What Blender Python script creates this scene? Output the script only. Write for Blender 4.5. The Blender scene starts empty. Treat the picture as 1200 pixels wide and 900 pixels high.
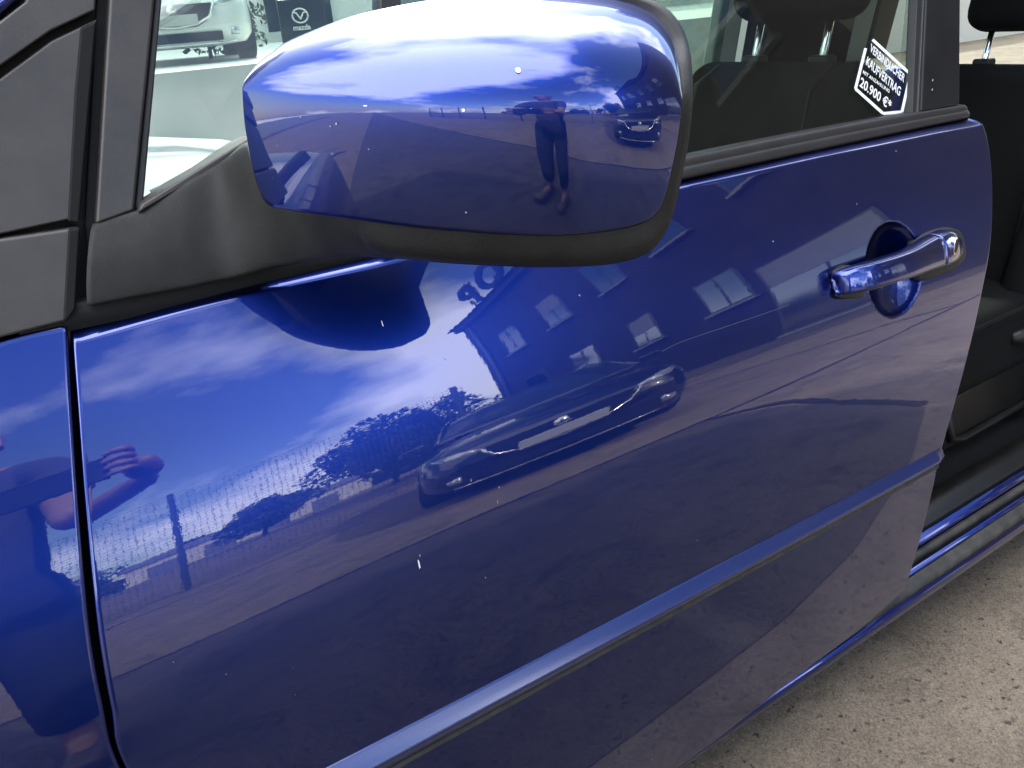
import bpy, bmesh, math, random
import numpy as np
from mathutils import Vector, Matrix
R = math.radians
random.seed(7)
rng = np.random.default_rng(7)
scene = bpy.context.scene
COL = scene.collection

# ------------------------------------------------------------------ camera
# axes: +X towards the rear of the car, +Y into the car, +Z up; phone lens at (0, 0, CAM_H)
CAM_H = 1.15
FOC = 970.0                      # focal length in pixels of the 1200 px wide photograph
AX_R = np.array([0.8312525, -0.2852819, 0.4771094])     # car axes seen in camera space (right, down, forward)
AX_L = np.array([-0.5506646, -0.3051208, 0.7769619])
AX_U = np.array([-0.0760772, -0.9085788, -0.4107271])
right = Vector((AX_R[0], AX_L[0], AX_U[0]))
up = Vector((-AX_R[1], -AX_L[1], -AX_U[1]))
fwd = Vector((AX_R[2], AX_L[2], AX_U[2]))
cam_d = bpy.data.cameras.new('camera')
cam = bpy.data.objects.new('camera', cam_d)
COL.objects.link(cam)
m = Matrix((right, up, -fwd)).transposed().to_4x4()
m.translation = (0, 0, CAM_H)
cam.matrix_world = m
cam_d.sensor_width = 36.0
cam_d.lens = FOC / 1200 * 36
cam_d.clip_start = 0.01
cam_d.clip_end = 3000
scene.camera = cam

# ------------------------------------------------------------------ sky and sun
SUN_EL, SUN_AZ = 33.5, 22.0      # azimuth from +Y, positive towards +X
SEED = 7.3
world = bpy.data.worlds.new('World')
scene.world = world
world.use_nodes = True
wn = world.node_tree
wn.nodes.clear()


def N(nt, typ, **kw):
    n = nt.nodes.new(typ)
    for k, v in kw.items():
        if k == 'i':
            for kk, vv in v.items():
                n.inputs[kk].default_value = vv
        else:
            setattr(n, k, v)
    return n


def math_n(nt, op, a, b=None, clamp=False):
    n = nt.nodes.new('ShaderNodeMath')
    n.operation = op
    n.use_clamp = clamp
    for i, q in enumerate((a, b)):
        if q is None:
            continue
        if isinstance(q, (int, float)):
            n.inputs[i].default_value = q
        else:
            nt.links.new(q, n.inputs[i])
    return n.outputs[0]


sky = N(wn, 'ShaderNodeTexSky', sky_type='NISHITA', sun_disc=False)
sky.sun_elevation = R(SUN_EL)
sky.sun_rotation = R(SUN_AZ)
sky.air_density = 1.0
sky.dust_density = 0.6
tc = N(wn, 'ShaderNodeTexCoord')
sep = N(wn, 'ShaderNodeSeparateXYZ')
wn.links.new(tc.outputs['Generated'], sep.inputs[0])
zc = math_n(wn, 'MAXIMUM', sep.outputs[2], 0.0)
den = math_n(wn, 'ADD', zc, 0.42)
cx = math_n(wn, 'DIVIDE', sep.outputs[0], den)
cy = math_n(wn, 'DIVIDE', sep.outputs[1], den)
cmb = N(wn, 'ShaderNodeCombineXYZ')
wn.links.new(cx, cmb.inputs[0])
wn.links.new(cy, cmb.inputs[1])
cmb.inputs[2].default_value = SEED          # cloud seed
big = N(wn, 'ShaderNodeTexNoise', i={'Scale': 1.0, 'Detail': 9.0, 'Roughness': 0.52, 'Distortion': 0.1})
wn.links.new(cmb.outputs[0], big.inputs['Vector'])
rampc = N(wn, 'ShaderNodeValToRGB')
rampc.color_ramp.elements[0].position = 0.49
rampc.color_ramp.elements[0].color = (0, 0, 0, 1)
rampc.color_ramp.elements[1].position = 0.60
rampc.color_ramp.elements[1].color = (1, 1, 1, 1)
wn.links.new(math_n(wn, 'ADD', big.outputs[0], math_n(wn, 'MULTIPLY', math_n(wn, 'MAXIMUM', math_n(wn, 'SUBTRACT', zc, 0.45), 0.0), 0.26)), rampc.inputs[0])
cmask = math_n(wn, 'MULTIPLY', rampc.outputs[0], 0.92)
# clouds glow where the sun stands behind them
dotn = N(wn, 'ShaderNodeVectorMath', operation='DOT_PRODUCT')
wn.links.new(tc.outputs['Generated'], dotn.inputs[0])
dotn.inputs[1].default_value = (math.sin(R(SUN_AZ)) * math.cos(R(SUN_EL)), math.cos(R(SUN_AZ)) * math.cos(R(SUN_EL)), math.sin(R(SUN_EL)))
glow = math_n(wn, 'POWER', math_n(wn, 'MAXIMUM', dotn.outputs['Value'], 0.0), 5.0)
gmul = math_n(wn, 'ADD', math_n(wn, 'MULTIPLY', glow, 1.4), 1.0)
cloudc = N(wn, 'ShaderNodeVectorMath', operation='SCALE')
cloudc.inputs[0].default_value = (15.0, 15.3, 16.0)
wn.links.new(gmul, cloudc.inputs['Scale'])
skymix = N(wn, 'ShaderNodeMix', data_type='RGBA')
wn.links.new(cmask, skymix.inputs[0])
wn.links.new(sky.outputs[0], skymix.inputs[6])
wn.links.new(cloudc.outputs[0], skymix.inputs[7])
bg = N(wn, 'ShaderNodeBackground')
bg.inputs['Strength'].default_value = 0.15
wn.links.new(skymix.outputs[2], bg.inputs['Color'])
wo = N(wn, 'ShaderNodeOutputWorld')
wn.links.new(bg.outputs[0], wo.inputs['Surface'])

sun_d = bpy.data.lights.new('sun', 'SUN')
sun_d.energy = 3.6
sun_d.angle = R(2.5)
sun_d.color = (1.0, 0.95, 0.88)
sun = bpy.data.objects.new('sun', sun_d)
sdir = Vector((math.sin(R(SUN_AZ)) * math.cos(R(SUN_EL)), math.cos(R(SUN_AZ)) * math.cos(R(SUN_EL)), math.sin(R(SUN_EL))))
sun.rotation_euler = sdir.to_track_quat('Z', 'Y').to_euler()
COL.objects.link(sun)
scene.view_settings.view_transform = 'Standard'
scene.view_settings.look = 'None'
scene.view_settings.exposure = 1.7
scene.view_settings.gamma = 1.0
scene.render.engine = 'CYCLES'
scene.cycles.max_bounces = 6
scene.cycles.diffuse_bounces = 3
scene.cycles.glossy_bounces = 4
scene.cycles.transmission_bounces = 4
scene.cycles.transparent_max_bounces = 12
scene.cycles.caustics_reflective = False
scene.cycles.caustics_refractive = False

# ------------------------------------------------------------------ materials
MATS = {}


def mat(name, base, rough=0.5, metal=0.0, coat=0.0, coat_r=0.02, spec=0.5, var=0.0, var_scale=30.0,
        bump=0.0, bump_scale=200.0, emis=None, base2=None, detail=5.0):
    mt = bpy.data.materials.new(name)
    mt.use_nodes = True
    nt = mt.node_tree
    b = nt.nodes['Principled BSDF']
    b.inputs['Base Color'].default_value = (*base, 1)
    b.inputs['Roughness'].default_value = rough
    b.inputs['Metallic'].default_value = metal
    b.inputs['Specular IOR Level'].default_value = spec
    b.inputs['Coat Weight'].default_value = coat
    b.inputs['Coat Roughness'].default_value = coat_r
    co = N(nt, 'ShaderNodeTexCoord')
    if var > 0 or base2:
        nz = N(nt, 'ShaderNodeTexNoise', i={'Scale': var_scale, 'Detail': detail, 'Roughness': 0.6})
        nt.links.new(co.outputs['Object'], nz.inputs['Vector'])
        rp = N(nt, 'ShaderNodeValToRGB')
        b2 = base2 or tuple(c * (1 - var) for c in base)
        rp.color_ramp.elements[0].position = 0.35
        rp.color_ramp.elements[1].position = 0.65
        rp.color_ramp.elements[0].color = (*b2, 1)
        rp.color_ramp.elements[1].color = (*base, 1)
        nt.links.new(nz.outputs[0], rp.inputs[0])
        nt.links.new(rp.outputs[0], b.inputs['Base Color'])
        mr = N(nt, 'ShaderNodeMapRange', i={'To Min': max(0.02, rough - 0.08), 'To Max': min(1, rough + 0.08)})
        nt.links.new(nz.outputs[0], mr.inputs[0])
        nt.links.new(mr.outputs[0], b.inputs['Roughness'])
    if bump > 0:
        nb = N(nt, 'ShaderNodeTexNoise', i={'Scale': bump_scale, 'Detail': 3.0})
        nt.links.new(co.outputs['Object'], nb.inputs['Vector'])
        bp = N(nt, 'ShaderNodeBump', i={'Strength': bump, 'Distance': 0.002})
        nt.links.new(nb.outputs[0], bp.inputs['Height'])
        nt.links.new(bp.outputs[0], b.inputs['Normal'])
    if emis:
        b.inputs['Emission Color'].default_value = (*emis[:3], 1)
        b.inputs['Emission Strength'].default_value = emis[3]
    MATS[name] = mt
    return mt


def paint_mat(name, base, metal, rough, coat_rough=0.012, peel=0.008):
    """metallic lacquer: flake base under a clear coat with faint orange peel and dust"""
    mt = bpy.data.materials.new(name)
    mt.use_nodes = True
    nt = mt.node_tree
    b = nt.nodes['Principled BSDF']
    co = N(nt, 'ShaderNodeTexCoord')
    fl = N(nt, 'ShaderNodeTexNoise', i={'Scale': 2600.0, 'Detail': 1.0})
    nt.links.new(co.outputs['Object'], fl.inputs['Vector'])
    rp = N(nt, 'ShaderNodeValToRGB')
    rp.color_ramp.elements[0].position = 0.3
    rp.color_ramp.elements[1].position = 0.75
    rp.color_ramp.elements[0].color = (*[c * 0.82 for c in base], 1)
    rp.color_ramp.elements[1].color = (*[min(1, c * 1.25) for c in base], 1)
    nt.links.new(fl.outputs[0], rp.inputs[0])
    # road dust: thin, uneven film
    du = N(nt, 'ShaderNodeTexNoise', i={'Scale': 9.0, 'Detail': 8.0, 'Roughness': 0.7})
    nt.links.new(co.outputs['Object'], du.inputs['Vector'])
    dr = N(nt, 'ShaderNodeMapRange', i={'From Min': 0.45, 'From Max': 0.8, 'To Min': 0.0, 'To Max': 0.03})
    nt.links.new(du.outputs[0], dr.inputs[0])
    sp = N(nt, 'ShaderNodeTexVoronoi', i={'Scale': 70.0, 'Randomness': 1.0})
    nt.links.new(co.outputs['Object'], sp.inputs['Vector'])
    sr = N(nt, 'ShaderNodeMapRange', i={'From Min': 0.03, 'From Max': 0.07, 'To Min': 0.25, 'To Max': 0.0})
    nt.links.new(sp.outputs['Distance'], sr.inputs[0])
    spn = N(nt, 'ShaderNodeTexNoise', i={'Scale': 23.0})
    nt.links.new(co.outputs['Object'], spn.inputs['Vector'])
    sg = math_n(nt, 'GREATER_THAN', spn.outputs[0], 0.60)
    s2 = math_n(nt, 'MULTIPLY', sr.outputs[0], sg)
    dsum = math_n(nt, 'ADD', dr.outputs[0], s2, True)
    mx = N(nt, 'ShaderNodeMix', data_type='RGBA')
    nt.links.new(dsum, mx.inputs[0])
    nt.links.new(rp.outputs[0], mx.inputs[6])
    mx.inputs[7].default_value = (0.30, 0.27, 0.23, 1)
    nt.links.new(mx.outputs[2], b.inputs['Base Color'])
    b.inputs['Metallic'].default_value = metal
    b.inputs['Roughness'].default_value = rough
    b.inputs['Coat Weight'].default_value = 1.0
    b.inputs['Coat Roughness'].default_value = coat_rough
    b.inputs['Coat IOR'].default_value = 1.68
    op = N(nt, 'ShaderNodeTexNoise', i={'Scale': 190.0, 'Detail': 2.0})
    nt.links.new(co.outputs['Object'], op.inputs['Vector'])
    bp = N(nt, 'ShaderNodeBump', i={'Strength': peel, 'Distance': 0.001})
    nt.links.new(op.outputs[0], bp.inputs['Height'])
    nt.links.new(bp.outputs[0], b.inputs['Coat Normal'])
    MATS[name] = mt
    return mt


def glass_mat(name, tint, refl=1.0):
    """thin pane: clear transmission with a Fresnel reflection"""
    mt = bpy.data.materials.new(name)
    mt.use_nodes = True
    nt = mt.node_tree
    nt.nodes.remove(nt.nodes['Principled BSDF'])
    tr = N(nt, 'ShaderNodeBsdfTransparent', i={'Color': (*tint, 1)})
    gl = N(nt, 'ShaderNodeBsdfGlossy', i={'Color': (1, 1, 1, 1), 'Roughness': 0.0})
    fr = N(nt, 'ShaderNodeFresnel', i={'IOR': 1.52})
    ge = N(nt, 'ShaderNodeNewGeometry')          # same reflectance from either face of the pane
    nt.links.new(math_n(nt, 'SUBTRACT', 1.52, math_n(nt, 'MULTIPLY', ge.outputs['Backfacing'], 1.52 - 1 / 1.52)), fr.inputs['IOR'])
    fm = math_n(nt, 'MULTIPLY', fr.outputs[0], refl, True)
    mx = N(nt, 'ShaderNodeMixShader')
    nt.links.new(fm, mx.inputs[0])
    nt.links.new(tr.outputs[0], mx.inputs[1])
    nt.links.new(gl.outputs[0], mx.inputs[2])
    nt.links.new(mx.outputs[0], nt.nodes['Material Output'].inputs['Surface'])
    MATS[name] = mt
    return mt


def ground_mat(name, light, dark, pit):
    mt = bpy.data.materials.new(name)
    mt.use_nodes = True
    nt = mt.node_tree
    b = nt.nodes['Principled BSDF']
    co = N(nt, 'ShaderNodeTexCoord')
    n1 = N(nt, 'ShaderNodeTexNoise', i={'Scale': 1.1, 'Detail': 8.0, 'Roughness': 0.65, 'Distortion': 0.6})
    n2 = N(nt, 'ShaderNodeTexNoise', i={'Scale': 55.0, 'Detail': 6.0, 'Roughness': 0.7})
    n3 = N(nt, 'ShaderNodeTexNoise', i={'Scale': 7.0, 'Detail': 6.0, 'Roughness': 0.6})
    vo = N(nt, 'ShaderNodeTexVoronoi', i={'Scale': 52.0})
    vs = N(nt, 'ShaderNodeTexNoise', i={'Scale': 240.0, 'Detail': 4.0, 'Roughness': 0.7})
    for n in (n1, n2, n3, vs):
        nt.links.new(co.outputs['Object'], n.inputs['Vector'])
    wob = N(nt, 'ShaderNodeTexNoise', i={'Scale': 95.0, 'Detail': 3.0})
    nt.links.new(co.outputs['Object'], wob.inputs['Vector'])
    wsc = N(nt, 'ShaderNodeVectorMath', operation='SCALE', i={'Scale': 0.022})
    nt.links.new(wob.outputs['Color'], wsc.inputs[0])
    wad = N(nt, 'ShaderNodeVectorMath', operation='ADD')
    nt.links.new(co.outputs['Object'], wad.inputs[0])
    nt.links.new(wsc.outputs[0], wad.inputs[1])
    nt.links.new(wad.outputs[0], vo.inputs['Vector'])
    a = math_n(nt, 'ADD', math_n(nt, 'MULTIPLY', n1.outputs[0], 0.42), math_n(nt, 'MULTIPLY', n3.outputs[0], 0.33))
    a = math_n(nt, 'ADD', a, math_n(nt, 'MULTIPLY', n2.outputs[0], 0.25))
    rp = N(nt, 'ShaderNodeValToRGB')
    rp.color_ramp.elements[0].position = 0.36
    rp.color_ramp.elements[1].position = 0.64
    rp.color_ramp.elements[0].color = (*dark, 1)
    rp.color_ramp.elements[1].color = (*light, 1)
    nt.links.new(a, rp.inputs[0])
    # dark aggregate pits
    pr = N(nt, 'ShaderNodeMapRange', i={'From Min': 0.18, 'From Max': 0.34, 'To Min': 1.0, 'To Max': 0.0})
    nt.links.new(vo.outputs['Distance'], pr.inputs[0])
    pm = N(nt, 'ShaderNodeMapRange', i={'From Min': 0.49, 'From Max': 0.58, 'To Min': 0.0, 'To Max': 0.9})
    nt.links.new(n2.outputs[0], pm.inputs[0])
    pf = math_n(nt, 'MULTIPLY', pr.outputs[0], pm.outputs[0], True)
    mx = N(nt, 'ShaderNodeMix', data_type='RGBA')
    nt.links.new(pf, mx.inputs[0])
    nt.links.new(rp.outputs[0], mx.inputs[6])
    mx.inputs[7].default_value = (*pit, 1)
    v2 = N(nt, 'ShaderNodeTexVoronoi', i={'Scale': 330.0})
    v3 = N(nt, 'ShaderNodeTexNoise', i={'Scale': 3.1, 'Detail': 7.0, 'Roughness': 0.75, 'Distortion': 1.2})
    for n in (v2, v3):
        nt.links.new(co.outputs['Object'], n.inputs['Vector'])
    stain = N(nt, 'ShaderNodeMapRange', i={'From Min': 0.52, 'From Max': 0.66, 'To Min': 1.0, 'To Max': 0.62})
    nt.links.new(v3.outputs[0], stain.inputs[0])
    grit = N(nt, 'ShaderNodeMapRange', i={'From Min': 0.0, 'From Max': 1.0, 'To Min': 0.62, 'To Max': 1.25})
    nt.links.new(v2.outputs['Color'], grit.inputs[0])
    gr = N(nt, 'ShaderNodeMapRange', i={'From Min': 0.3, 'From Max': 0.7, 'To Min': 0.66, 'To Max': 1.25})
    nt.links.new(vs.outputs[0], gr.inputs[0])
    m2 = N(nt, 'ShaderNodeMix', data_type='RGBA', blend_type='MULTIPLY')
    m2.inputs[0].default_value = 1.0
    nt.links.new(mx.outputs[2], m2.inputs[6])
    nt.links.new(math_n(nt, 'MULTIPLY', gr.outputs[0], math_n(nt, 'MULTIPLY', stain.outputs[0], grit.outputs[0])), m2.inputs[7])
    nt.links.new(m2.outputs[2], b.inputs['Base Color'])
    b.inputs['Roughness'].default_value = 0.85
    b.inputs['Specular IOR Level'].default_value = 0.3
    h = math_n(nt, 'SUBTRACT', math_n(nt, 'MULTIPLY', vs.outputs[0], 0.5), math_n(nt, 'MULTIPLY', pf, 1.0))
    bp = N(nt, 'ShaderNodeBump', i={'Strength': 0.5, 'Distance': 0.004})
    nt.links.new(h, bp.inputs['Height'])
    nt.links.new(bp.outputs[0], b.inputs['Normal'])
    MATS[name] = mt
    return mt


paint_mat('blue_lacquer', (0.005, 0.021, 0.185), 1.0, 0.32)
paint_mat('strip_lacquer', (0.010, 0.027, 0.15), 0.8, 0.48, coat_rough=0.22)
paint_mat('black_lacquer', (0.006, 0.006, 0.008), 0.2, 0.3)
paint_mat('white_lacquer', (0.75, 0.75, 0.74), 0.0, 0.4)
mat('black_plastic', (0.028, 0.027, 0.027), 0.42, var=0.35, var_scale=22, bump=0.25, bump_scale=900)
mat('mirror_plastic', (0.010, 0.0095, 0.009), 0.5, var=0.4, var_scale=30, bump=0.35, bump_scale=1200, base2=(0.018, 0.017, 0.0155), spec=0.25, detail=9.0)
mat('pillar_black', (0.012, 0.012, 0.0125), 0.38, spec=0.25, var=0.25, var_scale=14, bump=0.08, bump_scale=700)
mat('trim_satin', (0.044, 0.038, 0.034), 0.42, spec=0.4, var=0.35, var_scale=16, bump=0.1, bump_scale=900)
mat('fold_shade', (0.009, 0.0085, 0.008), 0.6, spec=0.12)
mat('rubber', (0.012, 0.012, 0.012), 0.6, var=0.3, var_scale=40)
mat('belt_rubber', (0.020, 0.018, 0.017), 0.45, var=0.3, var_scale=30)
mat('gap_black', (0.004, 0.004, 0.004), 0.9)
mat('seat_fabric', (0.0055, 0.0055, 0.0056), 0.9, spec=0.15, var=0.25, var_scale=60, bump=0.5, bump_scale=500)
mat('seat_plastic', (0.010, 0.0095, 0.0085), 0.42, spec=0.35, var=0.3, var_scale=12, bump=0.2, bump_scale=600)
mat('interior_grey', (0.34, 0.36, 0.34), 0.7, var=0.06, var_scale=9)
mat('dash_grey', (0.16, 0.17, 0.18), 0.6, var=0.1, var_scale=20, bump=0.2, bump_scale=600)
mat('chrome', (0.75, 0.75, 0.75), 0.12, metal=1.0)
mat('sill_grey', (0.060, 0.054, 0.046), 0.5, var=0.5, var_scale=26, base2=(0.022, 0.020, 0.017), spec=0.35)
mat('sticker_white', (0.82, 0.82, 0.80), 0.5)
mat('scratch_grey', (0.10, 0.11, 0.20), 0.5)
mat('chip_grey', (0.30, 0.30, 0.32), 0.7)
mat('dropping', (0.75, 0.74, 0.70), 0.8)
mat('grime', (0.060, 0.054, 0.046), 0.9, var=0.5, var_scale=80)
mat('skin', (0.28, 0.155, 0.115), 0.5, var=0.1, var_scale=30)
mat('shirt', (0.05, 0.052, 0.056), 0.9, var=0.15, var_scale=20)
mat('trousers', (0.012, 0.014, 0.022), 0.85, var=0.2, var_scale=25)
mat('hair', (0.03, 0.02, 0.015), 0.7)
mat('phone_black', (0.006, 0.006, 0.007), 0.15)
mat('shoe', (0.10, 0.075, 0.06), 0.6)
mat('brick_dark', (0.055, 0.042, 0.042), 0.85, var=0.35, var_scale=2.5, bump=0.4, bump_scale=30)
mat('roof_tile', (0.075, 0.055, 0.055), 0.8, var=0.3, var_scale=3)
mat('frame_white', (0.6, 0.6, 0.58), 0.5)
mat('pane_dark', (0.02, 0.025, 0.03), 0.04, spec=1.0)
mat('pane_sky', (0.26, 0.28, 0.31), 0.10, metal=1.0)
mat('frame_grey', (0.12, 0.115, 0.11), 0.6)
mat('sign_dark', (0.01, 0.012, 0.03), 0.5)
mat('sign_black', (0.012, 0.012, 0.013), 0.3)
mat('render_white', (0.74, 0.73, 0.70), 0.8, var=0.06, var_scale=0.6)
mat('render_grey', (0.33, 0.33, 0.33), 0.8, var=0.1, var_scale=1.0)
mat('hall_cream', (0.60, 0.56, 0.47), 0.8, var=0.08, var_scale=0.4)
mat('hall_roof', (0.14, 0.14, 0.15), 0.7)
mat('galvanised', (0.16, 0.17, 0.17), 0.5, metal=0.3)
mat('fence_wire', (0.035, 0.045, 0.045), 0.6)
mat('bark', (0.07, 0.055, 0.04), 0.9, var=0.4, var_scale=6)
mat('leaf', (0.055, 0.085, 0.03), 0.7, var=0.5, var_scale=1.5)
mat('tar', (0.016, 0.015, 0.016), 0.8, var=0.3, var_scale=8)
mat('tyre', (0.014, 0.014, 0.014), 0.8)
mat('alloy', (0.45, 0.45, 0.46), 0.3, metal=0.9)
mat('lamp_glass', (0.55, 0.57, 0.6), 0.08, metal=0.6)
mat('plate', (0.42, 0.42, 0.41), 0.5)
mat('red_lamp', (0.4, 0.02, 0.02), 0.2)
ground_mat('ground_shaded', (0.120, 0.102, 0.084), (0.066, 0.056, 0.047), (0.025, 0.022, 0.02))  # darker copy of the ground colours, for the deepened shade by the car
ground_mat('concrete', (0.27, 0.212, 0.155), (0.145, 0.114, 0.084), (0.035, 0.03, 0.027))
glass_mat('side_glass', (0.66, 0.73, 0.68))
glass_mat('privacy_glass', (0.07, 0.08, 0.08))
glass_mat('clear_glass', (0.84, 0.87, 0.84))


# ------------------------------------------------------------------ helpers
def ray(px, py):
    v = np.array([px - 600.0, py - 450.0, FOC])
    v /= np.linalg.norm(v)
    return np.array([v @ AX_R, v @ AX_L, v @ AX_U])


ORG = np.array([0, 0, CAM_H])


def at_y(px, py, y):
    v = ray(px, py)
    return v * (y / v[1]) + ORG


def at_z(px, py, z):
    v = ray(px, py)
    return v * ((z - CAM_H) / v[2]) + ORG


def link(name, me, material, parent=None, smooth=True, bevel=0.0, seg=2, sub=0, auto=None):
    o = bpy.data.objects.new(name, me)
    COL.objects.link(o)
    if material:
        me.materials.append(MATS[material])
    if smooth:
        for p in me.polygons:
            p.use_smooth = True
    if bevel > 0:
        b = o.modifiers.new('bevel', 'BEVEL')
        b.width = bevel
        b.segments = seg
        b.limit_method = 'ANGLE'
        b.angle_limit = R(35)
        b.harden_normals = True
    if sub:
        s = o.modifiers.new('sub', 'SUBSURF')
        s.levels = s.render_levels = sub
    if parent:
        o.parent = parent
    return o


def mesh(name, verts, faces, material, parent=None, **kw):
    me = bpy.data.meshes.new(name)
    me.from_pydata([tuple(float(c) for c in v) for v in verts], [], [tuple(f) for f in faces])
    me.validate()
    bm = bmesh.new()
    bm.from_mesh(me)
    if kw.pop('weld', False):
        bmesh.ops.remove_doubles(bm, verts=bm.verts, dist=1e-6)
    if kw.pop('recalc', True):
        bmesh.ops.recalc_face_normals(bm, faces=bm.faces)
    bm.to_mesh(me)
    bm.free()
    return link(name, me, material, parent, **kw)


def empty(name, loc, label, cat, group=None):
    o = bpy.data.objects.new(name, None)
    COL.objects.link(o)
    o.location = loc
    o.empty_display_size = 0.1
    return tag(o, label, cat, group)


def tag(o, label, cat, group=None):
    o['label'] = label
    o['category'] = cat
    if group:
        o['group'] = group
    return o


def attach(o, parent):
    """parent a mesh built in world coordinates"""
    o.parent = parent
    o.matrix_parent_inverse = Matrix.Translation(-parent.location) if parent.type == 'EMPTY' else Matrix.Identity(4)
    return o


def box_vf(x0, x1, y0, y1, z0, z1):
    v = [(x, y, z) for x in (x0, x1) for y in (y0, y1) for z in (z0, z1)]
    f = [(0, 1, 3, 2), (4, 6, 7, 5), (0, 4, 5, 1), (2, 3, 7, 6), (0, 2, 6, 4), (1, 5, 7, 3)]
    return v, f


def box(name, x0, x1, y0, y1, z0, z1, material, parent=None, bevel=0.0, **kw):
    v, f = box_vf(x0, x1, y0, y1, z0, z1)
    return mesh(name, v, f, material, parent, smooth=bevel > 0, bevel=bevel, **kw)


def catmull(pts, n):
    """smooth curve through points, n samples, chord-length spaced"""
    P = np.array(pts, float)
    if len(P) == 2:
        t = np.linspace(0, 1, n)[:, None]
        return P[0] * (1 - t) + P[1] * t
    E = np.vstack([2 * P[0] - P[1], P, 2 * P[-1] - P[-2]])
    out = []
    for i in range(1, len(E) - 2):
        p0, p1, p2, p3 = E[i - 1:i + 3]
        for t in np.linspace(0, 1, 24, endpoint=False):
            out.append(0.5 * (2 * p1 + (p2 - p0) * t + (2 * p0 - 5 * p1 + 4 * p2 - p3) * t * t + (3 * p1 - p0 - 3 * p2 + p3) * t ** 3))
    out.append(P[-1])
    out = np.array(out)
    return resample(out, n)


def resample(P, n):
    P = np.array(P, float)
    d = np.concatenate([[0], np.cumsum(np.linalg.norm(np.diff(P, axis=0), axis=1))])
    if np.isscalar(n):
        s = np.linspace(0, d[-1], n)
    else:
        s = np.array(n) * d[-1]
    return np.stack([np.interp(s, d, P[:, k]) for k in range(P.shape[1])], 1)


def grid_faces(nu, nv, off=0):
    return [(off + j * nu + i, off + j * nu + i + 1, off + (j + 1) * nu + i + 1, off + (j + 1) * nu + i)
            for j in range(nv - 1) for i in range(nu - 1)]


def solid_grid(name, rows, material, parent, thick_vec, **kw):
    """grid surface with a thickness: back copy displaced by thick_vec, rim closed"""
    rows = np.array(rows, float)
    nv, nu = rows.shape[:2]
    V = rows.reshape(-1, 3)
    back = V + np.array(thick_vec)
    n = nu * nv
    F = grid_faces(nu, nv) + [tuple(reversed(f)) for f in grid_faces(nu, nv, n)]
    loop = [i for i in range(nu)] + [j * nu + nu - 1 for j in range(1, nv)] + [(nv - 1) * nu + i for i in range(nu - 2, -1, -1)] + [j * nu for j in range(nv - 2, 0, -1)]
    for a, b in zip(loop, loop[1:] + loop[:1]):
        F.append((a, n + a, n + b, b))
    return mesh(name, np.vstack([V, back]), F, material, parent, **kw)


def extrude_poly(name, pts, vec, material, parent, bevel=0.0015, **kw):
    """flat polygon (world points) extruded by vec"""
    n = len(pts)
    P = [np.array(p, float) for p in pts]
    V = P + [p + np.array(vec) for p in P]
    F = [tuple(range(n)), tuple(reversed(range(n, 2 * n)))]
    F += [(i, (i + 1) % n, n + (i + 1) % n, n + i) for i in range(n)]
    return mesh(name, V, F, material, parent, bevel=bevel, smooth=bevel > 0, **kw)


def sweep_x(name, prof, x0, x1, material, parent, closed=True, bevel=0.0, nx=2, smooth=True, yfun=None):
    """profile of (y, z) pairs run along X"""
    xs = np.linspace(x0, x1, nx)
    n = len(prof)
    V = []
    for x in xs:
        for (y, z) in prof:
            V.append((x, y + (yfun(x) if yfun else 0), z))
    F = []
    for k in range(nx - 1):
        for i in range(n if closed else n - 1):
            j = (i + 1) % n
            F.append((k * n + i, k * n + j, (k + 1) * n + j, (k + 1) * n + i))
    if closed:
        F.append(tuple(range(n)))
        F.append(tuple(reversed(range((nx - 1) * n, nx * n))))
    return mesh(name, V, F, material, parent, bevel=bevel, smooth=smooth)


def loft(name, rings, material, parent, cap=True, **kw):
    rings = [np.array(r, float) for r in rings]
    n = len(rings[0])
    V = np.vstack(rings)
    F = []
    for k in range(len(rings) - 1):
        for i in range(n):
            j = (i + 1) % n
            F.append((k * n + i, k * n + j, (k + 1) * n + j, (k + 1) * n + i))
    if cap:
        F.append(tuple(range(n)))
        F.append(tuple(reversed(range((len(rings) - 1) * n, len(rings) * n))))
    return mesh(name, V, F, material, parent, **kw)


def tube(name, pts, rad, material, parent, n=8, **kw):
    pts = [np.array(p, float) for p in pts]
    rings = []
    for i, p in enumerate(pts):
        a = pts[max(0, i - 1)]
        b = pts[min(len(pts) - 1, i + 1)]
        d = (b - a) / (np.linalg.norm(b - a) + 1e-9)
        ref = np.array([0, 0, 1.0]) if abs(d[2]) < 0.9 else np.array([1.0, 0, 0])
        s = np.cross(d, ref)
        s /= np.linalg.norm(s)
        t = np.cross(s, d)
        r = rad[i] if hasattr(rad, '__len__') else rad
        rings.append([p + r * (math.cos(2 * math.pi * k / n) * s + math.sin(2 * math.pi * k / n) * t) for k in range(n)])
    return loft(name, rings, material, parent, **kw)


def rbox(name, c, half, material, parent, bevel=0.03, rot=None, seg=4, taper=None):
    """rounded box about a centre; taper scales the top"""
    V = []
    for sx in (-1, 1):
        for sy in (-1, 1):
            for sz in (-1, 1):
                k = taper if (taper and sz > 0) else 1.0
                p = np.array([sx * half[0] * k, sy * half[1] * k, sz * half[2]])
                if rot is not None:
                    p = np.array(rot @ Vector(p))
                V.append(np.array(c) + p)
    f = [(0, 1, 3, 2), (4, 6, 7, 5), (0, 4, 5, 1), (2, 3, 7, 6), (0, 2, 6, 4), (1, 5, 7, 3)]
    return mesh(name, V, f, material, parent, bevel=bevel, seg=seg)


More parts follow.
